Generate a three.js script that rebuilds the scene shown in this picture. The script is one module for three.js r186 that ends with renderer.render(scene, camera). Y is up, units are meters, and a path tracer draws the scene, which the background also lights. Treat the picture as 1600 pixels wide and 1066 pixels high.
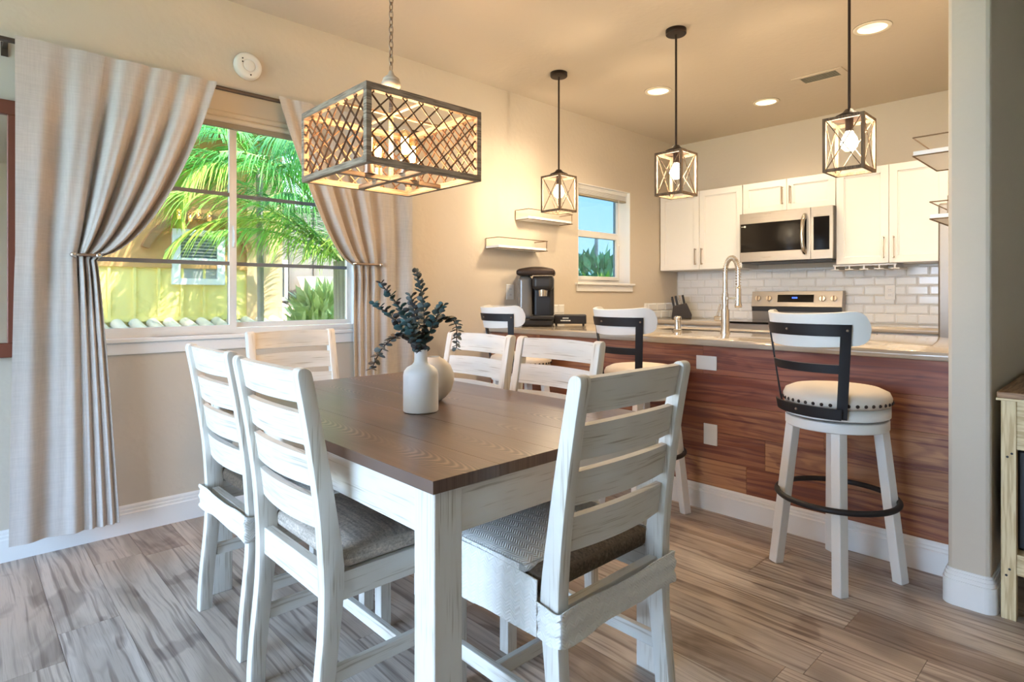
import * as THREE from 'three';
import { RoundedBoxGeometry } from 'three/addons/geometries/RoundedBoxGeometry.js';
import { mergeGeometries, mergeVertices, toCreasedNormals } from 'three/addons/utils/BufferGeometryUtils.js';
import { RectAreaLightUniformsLib } from 'three/addons/lights/RectAreaLightUniformsLib.js';

// ---------------------------------------------------------------- camera, sky, sun, exposure
const scene = new THREE.Scene();
const EYE = 1.137;
const YAW = Math.atan2(981, 927);
const camera = new THREE.PerspectiveCamera((2 * Math.atan(533 / 927) * 180) / Math.PI, 1600 / 1066, 0.05, 300);
camera.position.set(0, EYE, 0);
camera.lookAt(-Math.sin(YAW), EYE, -Math.cos(YAW));
camera.setViewOffset(1600, 1066, 0, 70, 1600, 1066); // lens shift: verticals stay vertical
camera.updateProjectionMatrix();

const renderer = new THREE.WebGLRenderer();
renderer.toneMapping = THREE.LinearToneMapping;
renderer.toneMappingExposure = 0.94;
renderer.shadowMap.enabled = true;
RectAreaLightUniformsLib.init();

const SKY = 17, SUN = 46, LAMP = 0.72;
{ // clear tropical sky: paler toward the horizon, thin clouds
  const W = 256, H = 128, d = new Float32Array(W * H * 4);
  for (let j = 0; j < H; j++) for (let i = 0; i < W; i++) {
    const up = Math.max(0, Math.sin(((j + 0.5) / H - 0.5) * Math.PI)), a = (i / W) * Math.PI * 2;
    const c = 0.5 + 0.5 * Math.sin(a * 5 + 3 * Math.sin(a * 2 + up * 9)) * Math.sin(up * 21 + Math.cos(a * 3) * 2);
    const k = Math.pow(1 - up, 2.2), cl = 0.35 * c * c;
    const o = (j * W + i) * 4;
    d[o] = (0.27 + 0.33 * k) * (1 - cl) + cl * 0.93;
    d[o + 1] = (0.56 + 0.22 * k) * (1 - cl) + cl * 0.96;
    d[o + 2] = 1.02 * (1 - cl) + cl * 1.0;
    d[o + 3] = 1;
  }
  const t = new THREE.DataTexture(d, W, H, THREE.RGBAFormat, THREE.FloatType);
  t.mapping = THREE.EquirectangularReflectionMapping; t.magFilter = THREE.LinearFilter; t.needsUpdate = true;
  scene.background = t; scene.backgroundIntensity = SKY;
}
const sun = new THREE.DirectionalLight(new THREE.Color(1, 0.95, 0.86), SUN);
sun.position.set(10, 17, -6); sun.target.position.set(0, 0, 0);
sun.castShadow = true; sun.shadow.radius = 1;
Object.assign(sun.shadow.camera, { left: -16, right: 16, top: 16, bottom: -16, near: 0.1, far: 60 });
sun.shadow.mapSize.set(2048, 2048);
scene.add(sun, sun.target);

// ---------------------------------------------------------------- helpers
function rng(seed) { let s = seed | 0; return () => { s = (s + 0x6d2b79f5) | 0; let t = Math.imul(s ^ (s >>> 15), 1 | s); t = (t + Math.imul(t ^ (t >>> 7), 61 | t)) ^ t; return ((t ^ (t >>> 14)) >>> 0) / 4294967296; }; }
const clamp = (x, a = 0, b = 1) => Math.min(b, Math.max(a, x)), mix = (a, b, t) => a + (b - a) * t;
const smooth = (a, b, x) => { const t = clamp((x - a) / (b - a)); return t * t * (3 - 2 * t); };
function hash(i, j, s) { let h = Math.imul(i, 374761393) + Math.imul(j, 668265263) + Math.imul(s, 1274126177); h = Math.imul(h ^ (h >>> 13), 1274126177); return ((h ^ (h >>> 16)) >>> 0) / 4294967296; }
function vnoise(x, y, px, py, s) { // value noise, periodic px by py
  const i = Math.floor(x), j = Math.floor(y), fx = x - i, fy = y - j, u = fx * fx * (3 - 2 * fx), v = fy * fy * (3 - 2 * fy);
  const m = (a, n) => ((a % n) + n) % n, a = m(i, px), b = m(i + 1, px), c = m(j, py), d = m(j + 1, py);
  return mix(mix(hash(a, c, s), hash(b, c, s), u), mix(hash(a, d, s), hash(b, d, s), u), v);
}
function fbm(x, y, px, py, s, oct = 4) { let r = 0, a = 0.5, n = 0; for (let o = 0; o < oct; o++) { r += a * vnoise(x, y, px, py, s + o * 17); n += a; a *= 0.5; x *= 2; y *= 2; px *= 2; py *= 2; } return r / n; }
function texture(w, h, f, { srgb = true, rx = 1, ry = 1 } = {}) {
  const d = new Uint8Array(w * h * 4);
  for (let j = 0; j < h; j++) for (let i = 0; i < w; i++) {
    const c = f(i / w, j / h), o = (j * w + i) * 4;
    d[o] = clamp(c[0]) * 255; d[o + 1] = clamp(c[1]) * 255; d[o + 2] = clamp(c[2]) * 255; d[o + 3] = 255;
  }
  const t = new THREE.DataTexture(d, w, h); t.wrapS = t.wrapT = THREE.RepeatWrapping; t.magFilter = THREE.LinearFilter; t.minFilter = THREE.LinearFilter;
  if (srgb) t.colorSpace = THREE.SRGBColorSpace;
  t.repeat.set(rx, ry); t.needsUpdate = true; return t;
}
const rgb = (r, g, b) => [r / 255, g / 255, b / 255], mix3 = (a, b, t) => [mix(a[0], b[0], t), mix(a[1], b[1], t), mix(a[2], b[2], t)];
const mat = (o) => new THREE.MeshStandardMaterial({ roughness: 0.7, metalness: 0, ...o });
const phys = (o) => new THREE.MeshPhysicalMaterial({ roughness: 0.7, metalness: 0, ...o });
const lin = (r, g, b) => new THREE.Color().setRGB(r, g, b);

const taken = new Map();
function numbered(name) { const n = taken.get(name) ?? 0; taken.set(name, n + 1); return n ? `${name}_${String(n).padStart(3, '0')}` : name; }
function boxUV(g, grain) { // uv in metres, u along the grain
  const p = g.attributes.position, n = g.attributes.normal, uv = new Float32Array(p.count * 2);
  for (let i = 0; i < p.count; i++) {
    const ax = Math.abs(n.getX(i)), ay = Math.abs(n.getY(i)), az = Math.abs(n.getZ(i)), x = p.getX(i), y = p.getY(i), z = p.getZ(i);
    let a, b;
    if (ax >= ay && ax >= az) [a, b] = grain === 'y' ? [y, z] : [z, y];
    else if (ay >= az) [a, b] = grain === 'z' ? [z, x] : [x, z];
    else [a, b] = grain === 'y' ? [y, x] : [x, y];
    uv[i * 2] = a; uv[i * 2 + 1] = b;
  }
  g.setAttribute('uv', new THREE.BufferAttribute(uv, 2));
}
function clean(g) { const n = g.index ? g.toNonIndexed() : g.clone(); for (const k of Object.keys(n.attributes)) if (!['position', 'normal', 'uv'].includes(k)) n.deleteAttribute(k); if (!n.attributes.uv) n.setAttribute('uv', new THREE.BufferAttribute(new Float32Array(n.attributes.position.count * 2), 2)); return n; }
function join(geos, grain) {
  const list = (Array.isArray(geos) ? geos : [geos]).map(clean);
  const g = list.length > 1 ? mergeGeometries(list) : list[0];
  if (grain !== null) boxUV(g, grain);
  return g;
}
// one named mesh; grain: 'x' | 'y' | 'z' = direction of wood grain, null keeps the geometry's own uv
function obj(name, geos, material, parent = scene, grain = 'x') {
  const m = new THREE.Mesh(join(geos, grain), material);
  m.castShadow = m.receiveShadow = true;
  m.name = parent === scene ? numbered(name) : name;
  parent.add(m); return m;
}
function share(name, geometry, material, parent, x = 0, y = 0, z = 0) { const m = new THREE.Mesh(geometry, material); m.castShadow = m.receiveShadow = true; m.name = name; m.position.set(x, y, z); parent.add(m); return m; }
function tag(o, label, category, group, kind) { o.userData.label = label; if (category) o.userData.category = category; if (group) o.userData.group = group; if (kind) o.userData.kind = kind; return o; }
function thing(name, label, category, [x, y, z] = [0, 0, 0], turn = 0, group) {
  const o = new THREE.Group(); o.name = numbered(name); o.position.set(x, y, z); o.rotation.y = turn; scene.add(o); return tag(o, label, category, group);
}
function structure(o, label) { o.userData.kind = 'structure'; o.userData.label = label; return o; }
function room(name, label, [x, y, z] = [0, 0, 0]) { const o = new THREE.Group(); o.name = name; o.position.set(x, y, z); scene.add(o); return structure(o, label); }
const T = (g, x = 0, y = 0, z = 0, rx = 0, ry = 0, rz = 0) => { if (rx || ry || rz) g.applyMatrix4(new THREE.Matrix4().makeRotationFromEuler(new THREE.Euler(rx, ry, rz))); return g.translate(x, y, z); };
function box(x0, x1, y0, y1, z0, z1, r = 0, seg = 2) { // from corner to corner, edges rounded by r
  const w = x1 - x0, h = y1 - y0, d = z1 - z0;
  const g = r > 0 ? new RoundedBoxGeometry(w, h, d, seg, Math.min(r, w / 2.01, h / 2.01, d / 2.01)) : new THREE.BoxGeometry(w, h, d);
  return g.translate((x0 + x1) / 2, (y0 + y1) / 2, (z0 + z1) / 2);
}
const cyl = (r0, r1, h, x, y, z, n = 24) => new THREE.CylinderGeometry(r1, r0, h, n).translate(x, y + h / 2, z); // r0 bottom, r1 top, y = base
function bar(a, b, w, h = w, r = 0) { // straight bar of w by h from a to b
  const A = new THREE.Vector3(...a), B = new THREE.Vector3(...b), d = B.clone().sub(A), L = d.length();
  const g = r ? new RoundedBoxGeometry(w, L, h, 1, r) : new THREE.BoxGeometry(w, L, h);
  g.applyQuaternion(new THREE.Quaternion().setFromUnitVectors(new THREE.Vector3(0, 1, 0), d.normalize()));
  return g.translate((A.x + B.x) / 2, (A.y + B.y) / 2, (A.z + B.z) / 2);
}
const tube = (pts, r, n = 24, m = 8, closed = false) => new THREE.TubeGeometry(new THREE.CatmullRomCurve3(pts.map((p) => new THREE.Vector3(...p)), closed), n, r, m, closed);
const polyTube = (pts, r, m = 6) => pts.slice(1).map((p, i) => { const a = new THREE.Vector3(...pts[i]), b = new THREE.Vector3(...p); return new THREE.TubeGeometry(new THREE.LineCurve3(a, b), 1, r, m); });
const lathe = (pts, n = 32) => new THREE.LatheGeometry(pts.map((p) => new THREE.Vector2(p[0], p[1])), n);
function plate(f, nu, nv, th) { // curved sheet f(u,v) -> [x,y,z] with thickness th, closed at its edges
  const P = [], N = [], e = 1e-3;
  for (let j = 0; j <= nv; j++) for (let i = 0; i <= nu; i++) {
    const u = i / nu, v = j / nv, p = new THREE.Vector3(...f(u, v));
    const du = new THREE.Vector3(...f(Math.min(1, u + e), v)).sub(new THREE.Vector3(...f(Math.max(0, u - e), v)));
    const dv = new THREE.Vector3(...f(u, Math.min(1, v + e))).sub(new THREE.Vector3(...f(u, Math.max(0, v - e))));
    P.push(p); N.push(du.cross(dv).normalize());
  }
  const pos = [], nor = [], uv = [], W = nu + 1;
  const put = (k, s, n, i, j) => { const p = P[k].clone().addScaledVector(N[k], s * th / 2); pos.push(p.x, p.y, p.z); nor.push(n.x, n.y, n.z); uv.push(i / nu, j / nv); };
  const quad = (a, b, c, d, s) => { for (const [i, j] of s > 0 ? [a, b, c, a, c, d] : [a, c, b, a, d, c]) { const k = j * W + i; put(k, s, N[k].clone().multiplyScalar(s), i, j); } };
  for (let j = 0; j < nv; j++) for (let i = 0; i < nu; i++) for (const s of [1, -1]) quad([i, j], [i + 1, j], [i + 1, j + 1], [i, j + 1], s);
  const edge = (i0, j0, i1, j1) => {
    const a = j0 * W + i0, b = j1 * W + i1, n = P[b].clone().sub(P[a]).cross(N[a]).normalize();
    for (const [k, s, i, j] of [[a, 1, i0, j0], [a, -1, i0, j0], [b, -1, i1, j1], [a, 1, i0, j0], [b, -1, i1, j1], [b, 1, i1, j1]]) put(k, s, n, i, j);
  };
  for (let i = 0; i < nu; i++) { edge(i, 0, i + 1, 0); edge(i + 1, nv, i, nv); }
  for (let j = 0; j < nv; j++) { edge(0, j + 1, 0, j); edge(nu, j, nu, j + 1); }
  const g = new THREE.BufferGeometry();
  g.setAttribute('position', new THREE.Float32BufferAttribute(pos, 3)); g.setAttribute('normal', new THREE.Float32BufferAttribute(nor, 3)); g.setAttribute('uv', new THREE.Float32BufferAttribute(uv, 2));
  return g;
}
function pad(w, h, d, r, crown = 0, x = 0, y = 0, z = 0, n = 14) { // soft cushion: rounded box whose top swells by crown; y = base
  let g = new THREE.BoxGeometry(w, h, d, n, 6, n); const p = g.attributes.position, v = new THREE.Vector3(), q = new THREE.Vector3();
  for (let i = 0; i < p.count; i++) {
    v.fromBufferAttribute(p, i); q.set(clamp(v.x, -w / 2 + r, w / 2 - r), clamp(v.y, -h / 2 + r, h / 2 - r), clamp(v.z, -d / 2 + r, d / 2 - r));
    v.sub(q); if (v.lengthSq() > 0) v.normalize().multiplyScalar(r); v.add(q);
    if (v.y > 0) v.y += crown * (1 - (2 * v.x / w) ** 2) * (1 - (2 * v.z / d) ** 2) * (v.y / (h / 2));
    p.setXYZ(i, v.x, v.y, v.z);
  }
  g.deleteAttribute('normal'); g.deleteAttribute('uv'); g = mergeVertices(g, 1e-5); g.computeVertexNormals();
  return g.translate(x, y + h / 2, z);
}
function extrude(shape, depth, bevel = 0, seg = 2, curve = 16) { return new THREE.ExtrudeGeometry(shape, { depth, bevelEnabled: bevel > 0, bevelThickness: bevel, bevelSize: bevel, bevelOffset: -bevel, bevelSegments: seg, curveSegments: curve }); }
const rectShape = (x0, x1, y0, y1) => { const s = new THREE.Shape(); s.moveTo(x0, y0); s.lineTo(x1, y0); s.lineTo(x1, y1); s.lineTo(x0, y1); s.closePath(); return s; };
const rectHole = (x0, x1, y0, y1) => { const s = new THREE.Path(); s.moveTo(x0, y0); s.lineTo(x0, y1); s.lineTo(x1, y1); s.lineTo(x1, y0); s.closePath(); return s; };
function lamp(x, y, z, color, cd, radius) { const l = new THREE.PointLight(color, cd * LAMP, 0, 2); l.position.set(x, y, z); l.castShadow = true; l.shadow.radius = radius / 0.02; scene.add(l); return l; }

// ---------------------------------------------------------------- materials
const peel = texture(256, 256, (u, v) => { const n = fbm(u * 24, v * 24, 24, 24, 5, 3); return [n, n, n]; }, { srgb: false, rx: 1.6, ry: 1.6 });
const M = {};
M.wall = mat({ color: lin(0.62, 0.55, 0.455), roughness: 0.85, bumpMap: peel, bumpScale: 0.0012 });
M.ceiling = mat({ color: lin(0.58, 0.505, 0.405), roughness: 0.9, bumpMap: peel, bumpScale: 0.001 });
M.trim = mat({ color: lin(0.84, 0.84, 0.83), roughness: 0.4 });
M.vinyl = mat({ color: lin(0.82, 0.82, 0.81), roughness: 0.35 });
M.cabinet = mat({ color: lin(0.83, 0.80, 0.75), roughness: 0.38 });
M.tile = phys({ color: lin(0.80, 0.81, 0.81), roughness: 0.12 });
M.grout = mat({ color: lin(0.62, 0.61, 0.58), roughness: 0.9 });
M.black = mat({ color: lin(0.012, 0.012, 0.014), roughness: 0.45 });
M.blackMetal = mat({ color: lin(0.016, 0.015, 0.018), roughness: 0.5, metalness: 0.2 });
M.bronze = mat({ color: lin(0.035, 0.022, 0.018), roughness: 0.45, metalness: 0.5 });
M.blackGlass = phys({ color: lin(0.006, 0.005, 0.005), roughness: 0.08, specularIntensity: 0.55 });
const brush = texture(512, 64, (u, v) => { const n = 0.35 + 0.3 * vnoise(u * 6, v * 64, 6, 64, 3); return [n, n, n]; }, { srgb: false, rx: 1.2, ry: 8 });
M.steel = mat({ color: lin(0.40, 0.365, 0.325), roughness: 0.75, metalness: 1, roughnessMap: brush });
M.chrome = mat({ color: lin(0.72, 0.68, 0.63), roughness: 0.18, metalness: 1 });
M.nickel = mat({ color: lin(0.42, 0.33, 0.26), roughness: 0.35, metalness: 1 });
M.plastic = mat({ color: lin(0.82, 0.81, 0.78), roughness: 0.4 });
M.ceramic = phys({ color: lin(0.87, 0.865, 0.85), roughness: 0.42, clearcoat: 0.15, clearcoatRoughness: 0.4 });
M.ceramicBeige = phys({ color: lin(0.68, 0.62, 0.53), roughness: 0.45 });
M.paneDark = phys({ color: lin(0.235, 0.285, 0.31), roughness: 0.0, transmission: 1, thickness: 0, ior: 1.45 });
M.pane = phys({ color: lin(0.53, 0.535, 0.52), roughness: 0.0, transmission: 1, thickness: 0, ior: 1.45 });
M.paneClear = phys({ color: lin(0.97, 0.98, 0.97), roughness: 0.0, transmission: 1, thickness: 0, ior: 1.45 });
M.mirror = mat({ color: lin(0.86, 0.88, 0.87), roughness: 0.03, metalness: 1 });
M.counter = phys({ color: lin(0.40, 0.35, 0.29), roughness: 0.13, map: null, clearcoat: 0.4, clearcoatRoughness: 0.06 });
const weave = texture(256, 256, (u, v) => { const n = 0.5 + 0.25 * Math.sin(u * Math.PI * 2 * 64) * Math.sin(v * Math.PI * 2 * 64) + 0.25 * (fbm(u * 60, v * 60, 60, 60, 9, 2) - 0.5); return [n, n, n]; }, { srgb: false, rx: 8, ry: 8 });
const linen = texture(256, 256, (u, v) => { const n = fbm(u * 8, v * 120, 8, 120, 31, 2) * 0.5 + fbm(u * 120, v * 8, 120, 8, 37, 2) * 0.5, k = 0.93 + 0.12 * (n - 0.5); return [0.79 * k, 0.765 * k, 0.74 * k]; }, { rx: 2.5, ry: 2.5 });
M.curtain = mat({ map: linen, roughness: 0.95, bumpMap: weave, bumpScale: 0.0004 });
M.shade = mat({ color: lin(0.60, 0.53, 0.42), roughness: 0.9 });
M.rod = mat({ color: lin(0.11, 0.085, 0.07), roughness: 0.4, metalness: 0.6 });
const herring = texture(128, 128, (u, v) => { const a = Math.abs(((u * 8) % 2) - 1), n = 0.5 + 0.5 * Math.sin((v * 16 + a * 1.6) * Math.PI * 2); return [n, n, n]; }, { srgb: false, rx: 8, ry: 8 });
M.cover = mat({ color: lin(0.78, 0.76, 0.71), roughness: 0.95, bumpMap: herring, bumpScale: 0.0012 });
const tweed = texture(256, 256, (u, v) => { const n = fbm(u * 90, v * 90, 90, 90, 71, 2), m = fbm(u * 6, v * 70, 6, 70, 73, 2), k = 0.80 + 0.26 * (n - 0.5) + 0.25 * (m - 0.5); return [0.90 * k, 0.85 * k, 0.79 * k]; }, { rx: 3, ry: 3 });
M.tweed = mat({ map: tweed, roughness: 1, bumpMap: weave, bumpScale: 0.0006 });
const taupe = texture(128, 128, (u, v) => { const n = fbm(u * 60, v * 60, 60, 60, 77, 2), k = 0.8 + 0.5 * (n - 0.5); return [0.47 * k, 0.40 * k, 0.33 * k]; }, { rx: 4, ry: 4 });
M.taupe = mat({ map: taupe, roughness: 1 });
M.leather = mat({ color: lin(0.70, 0.62, 0.53), roughness: 0.5 });
// whitewashed wood: cream wash, brown showing in the grain; u = 1 m, v = 0.5 m
const wash = texture(1024, 512, (u, v) => {
  const w = fbm(u * 5, v * 6, 5, 6, 11, 3) * 2, g = vnoise(u * 7 + w, v * 190 + w * 2, 7, 190, 13), g2 = vnoise(u * 16, v * 256, 16, 256, 15), s = fbm(u * 8, v * 16, 8, 16, 17, 3);
  let k = smooth(0.60, 1.0, g * 0.5 + g2 * 0.5 + (s - 0.5) * 0.45);
  return mix3(mix3(rgb(226, 224, 218), rgb(217, 211, 200), s), rgb(160, 148, 130), k * 0.7);
}, { rx: 1, ry: 2 });
M.wash = mat({ map: wash, roughness: 0.55, bumpMap: wash, bumpScale: 0.0005 });
M.stoolWhite = mat({ color: lin(0.82, 0.81, 0.78), roughness: 0.4 });
const dark = rgb(60, 44, 36);
function tabletop(seed) { // one board, u along its length (1.53 m), v across (0.18 m): growth rings as nested arcs
  return texture(1024, 160, (u, v) => {
    const w = fbm(u * 4, v * 2, 4, 2, seed, 3), y = v - 0.5 + (w - 0.5) * 0.25;
    const ring = Math.sin((u * 95 + (y * y) * 120 * (seed % 2 ? 1 : -1) + w * 8) * Math.PI);
    const m = smooth(0.30, 0.06, Math.abs(y)) * smooth(0.46, 0.60, fbm(u * 3 + 7, 0.5, 3, 1, seed + 5, 2));
    const g = vnoise(u * 12 + w * 3, v * 90 + w * 6, 12, 90, seed + 9), tone = fbm(u * 3, v * 5, 3, 5, seed + 21, 3);
    let c = mix3(rgb(112, 89, 77), rgb(87, 68, 58), tone); c = mix3(c, dark, smooth(0.5, 1, g) * 0.45);
    return mix3(c, ring > 0 ? rgb(158, 130, 110) : dark, m * Math.abs(ring) * 0.7);
  });
}
M.tabletop = [3, 4, 7].map((s) => { const t = tabletop(s * 31 + s); return phys({ map: t, roughness: 0.30, bumpMap: t, bumpScale: 0.0006, clearcoat: 0.25, clearcoatRoughness: 0.3 }); });
M.tableEdge = mat({ color: lin(0.14, 0.095, 0.065), roughness: 0.45 });
function planks(seed, light, mid, deep, contrast) { // laminate plank with streaks and cloudy knots
  return texture(1024, 160, (u, v) => {
    const w = fbm(u * 3, v * 2, 3, 2, seed, 3), warp = (w - 0.5) * 2.2;
    const broad = fbm(u * 3 + warp * 0.5, v * 3 + warp, 3, 3, seed + 3, 4), streak = fbm(u * 3, v * 15 + warp * 1.3, 3, 15, seed + 7, 4), fine = vnoise(u * 16 + warp, v * 110 + warp * 3, 16, 110, seed + 11);
    const knot = smooth(0.58, 0.74, fbm(u * 8 + warp, v * 2 + warp, 8, 2, seed + 13, 3));
    let c = mix3(light, mid, smooth(0.3, 0.75, broad)); c = mix3(c, deep, clamp(smooth(0.46, 0.78, streak) * 0.62 + knot * 0.32) * contrast);
    return mix3(c, deep, smooth(0.55, 1, fine) * 0.18 * contrast);
  });
}
M.floor = [[214, 203, 193], [200, 186, 174], [186, 170, 157], [208, 196, 186], [172, 155, 143], [194, 179, 166]].map((c, i) => {
  const t = planks(200 + i * 40, c.map((x) => x / 255), c.map((x) => (x - 34) / 255), rgb(104, 88, 80), 1);
  return phys({ map: t, roughness: 0.40, bumpMap: t, bumpScale: 0.0004 });
});
M.subfloor = mat({ color: lin(0.09, 0.07, 0.06), roughness: 0.9 });
M.panelling = [[182, 130, 94], [166, 110, 80], [190, 140, 100], [156, 98, 76], [176, 120, 86]].map((c, i) => {
  const t = planks(600 + i * 40, c.map((x) => x / 255), c.map((x, k) => (x - [34, 36, 30][k]) / 255), rgb(100, 54, 52), 1.1);
  return mat({ map: t, roughness: 0.5 });
});
const grey = texture(512, 256, (u, v) => { const g = fbm(u * 8, v * 60, 8, 60, 91, 3); return mix3(rgb(165, 150, 132), rgb(116, 102, 88), smooth(0.35, 0.75, g)); }, { rx: 2, ry: 4 });
M.greyWood = mat({ map: grey, roughness: 0.7 });
M.pendantWood = mat({ map: grey, color: lin(0.42, 0.36, 0.30), roughness: 0.7 });
M.lattice = mat({ color: lin(0.12, 0.075, 0.05), roughness: 0.5, metalness: 0.4 });
const pine = texture(512, 256, (u, v) => { const g = fbm(u * 6, v * 40, 6, 40, 93, 3); return mix3(rgb(226, 208, 168), rgb(196, 172, 130), smooth(0.35, 0.75, g)); }, { rx: 2, ry: 4 });
M.pine = mat({ map: pine, roughness: 0.65 });
const oak = texture(512, 256, (u, v) => { const g = fbm(u * 6, v * 50, 6, 50, 95, 3); return mix3(rgb(160, 124, 88), rgb(112, 80, 54), smooth(0.35, 0.75, g)); }, { rx: 2, ry: 4 });
M.oak = mat({ map: oak, roughness: 0.5 });
M.mahogany = mat({ color: lin(0.19, 0.055, 0.03), roughness: 0.45 });
const WARM = lin(1, 0.77, 0.51), WARM2 = lin(1, 0.66, 0.40);
M.bulb = mat({ color: lin(1, 0.9, 0.75), emissive: lin(1, 0.85, 0.62), emissiveIntensity: 12, roughness: 0.4 });
M.lens = mat({ color: lin(1, 0.95, 0.85), emissive: lin(1, 0.82, 0.55), emissiveIntensity: 5, roughness: 0.5 });
M.filament = mat({ color: lin(1, 0.7, 0.4), emissive: lin(1, 0.62, 0.28), emissiveIntensity: 16 });
M.amberGlass = phys({ color: lin(1, 0.86, 0.66), roughness: 0.02, transmission: 1, thickness: 0, ior: 1.45 });

// ---------------------------------------------------------------- room shell
const XL = -3.342, ZB = -5.545, CEIL = 2.715, XR = 2.6, ZF = 2.6, TH = 0.2;
{ // floor: subfloor and laminate planks laid along x
  const floor = room('floor', 'grey-brown wood-look laminate plank floor');
  obj('subfloor', box(XL - TH, XR + TH, -0.16, -0.006, ZB - TH, ZF + TH), M.subfloor, floor);
  const R = rng(7), W = 0.178, L = 1.22, whole = new Map();
  const make = (len, flip) => {
    const g = new THREE.BoxGeometry(len, 0.006, W - 0.0012), uv = g.attributes.uv, p = g.attributes.position;
    for (let i = 0; i < uv.count; i++) { const u = (p.getX(i) + len / 2) / L, v = p.getZ(i) / W + 0.5; uv.setXY(i, flip ? 1 - u : u, flip ? 1 - v : v); }
    return g;
  };
  for (let z = -2.93 + 0.001, row = 0; z < ZF - 0.02; z += W, row++) {
    let x = XL - R() * 1.1, last = -1;
    while (x < XR) {
      const a = Math.max(x, XL), b = Math.min(x + L, XR); x += L;
      if (b - a < 0.02) continue;
      const flip = R() < 0.5, key = `${(b - a).toFixed(3)}${flip}`;
      if (!whole.has(key)) whole.set(key, make(b - a - 0.0012, flip));
      let k = Math.floor(R() * M.floor.length); if (k === last) k = (k + 1) % M.floor.length; last = k;
      share('plank', whole.get(key), M.floor[k], floor, (a + b) / 2, -0.003, z + W / 2);
    }
  }
  const kitchen = obj('kitchen_floor', box(XL, XR, -0.006, 0, ZB, -2.931), M.floor[2], floor);
  kitchen.userData.label = 'laminate floor behind the peninsula';
}
const DOWN = [[-1.079, -3.93], [-2.542, -3.945], [-2.082, -4.803], [-0.75, -4.80]];
{
  const s = rectShape(XL - TH, XR + TH, -(ZF + TH), -(ZB - TH));
  for (const [x, z] of DOWN) { const h = new THREE.Path(); h.absarc(x, -z, 0.078, 0, Math.PI * 2, true); s.holes.push(h); }
  structure(obj('ceiling', T(extrude(s, 0.2, 0, 1, 32), 0, CEIL, 0, -Math.PI / 2), M.ceiling), 'beige painted flat ceiling');
  structure(obj('roof', box(XL - 0.5, XR + 0.5, CEIL + 0.2, CEIL + 0.3, ZB - 0.5, ZF + 0.5), M.shade), 'roof slab over the rooms, out of view');
}
const W1 = { z0: -1.855, z1: -0.355, y0: 0.935, y1: 2.17 }, W2 = { z0: -4.71, z1: -3.945, y0: 1.255, y1: 2.125 };
{
  const s = rectShape(-(ZF + TH), -(ZB - TH), 0, CEIL); // drawn in (-z, y)
  s.holes.push(rectHole(-W1.z1, -W1.z0, W1.y0, W1.y1), rectHole(-W2.z1, -W2.z0, W2.y0, W2.y1));
  structure(obj('wall_left', T(extrude(s, TH), XL, 0, 0, 0, Math.PI / 2).translate(-TH, 0, 0), M.wall), 'beige wall with the dining and kitchen windows');
  structure(obj('wall_back', box(XL - TH, XR, 0, CEIL, ZB - TH, ZB), M.wall), 'beige kitchen wall above the cabinets');
  structure(obj('wall_right', box(XR, XR + TH, 0, CEIL, ZB - TH, ZF + TH), M.wall), 'living room wall out of view');
  // partition between kitchen and living area: rounded end facing the dining area
  const p = new THREE.Shape(), a = -0.493, b = -0.365, r = 0.02, z0 = 2.70, z1 = 3.93;
  p.moveTo(a, z1); p.lineTo(a, z0 + r); p.absarc(a + r, z0 + r, r, Math.PI, Math.PI * 1.5); p.lineTo(b - r, z0); p.absarc(b - r, z0 + r, r, Math.PI * 1.5, Math.PI * 2); p.lineTo(b, z1); p.closePath();
  structure(obj('wall_partition', toCreasedNormals(T(extrude(p, CEIL, 0, 1, 8), 0, 0, 0, -Math.PI / 2), 0.6), M.wall), 'beige rounded end wall beside the breakfast bar');
  structure(obj('wall_niche', box(-0.365, XR, 0, CEIL, -3.93, -3.80), M.wall), 'beige wall behind the console table');
  structure(obj('wall_fridge', box(0.02, 0.12, 0, CEIL, ZB, -3.93), M.wall), 'wall beside the refrigerator');
  // wall behind the camera with the wide sliding-door opening to the lanai
  const f = rectShape(XL - TH, XR + TH, 0, CEIL); f.holes.push(rectHole(-3.05, -0.15, 0.02, 2.4));
  structure(obj('wall_front', extrude(f, TH).translate(0, 0, ZF), M.wall), 'wall with the wide glass door, behind the camera');
}
{ // sliding glass door, standing open, behind the camera
  const d = room('door_1', 'white framed sliding glass door to the lanai', [0, 0, ZF + 0.1]);
  obj('frame', [box(-3.05, -3.0, 0.02, 2.35, -0.05, 0.05), box(-0.20, -0.15, 0.02, 2.35, -0.05, 0.05), box(-3.05, -0.15, 2.35, 2.4, -0.05, 0.05)], M.vinyl, d);
  obj('stile', [box(-1.02, -0.96, 0.021, 2.349, -0.03, 0.0), box(-0.26, -0.20, 0.021, 2.349, -0.03, 0.0)], M.vinyl, d);
  obj('pane', box(-0.96, -0.26, 0.03, 2.34, -0.018, -0.012), M.paneClear, d);
}
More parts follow.
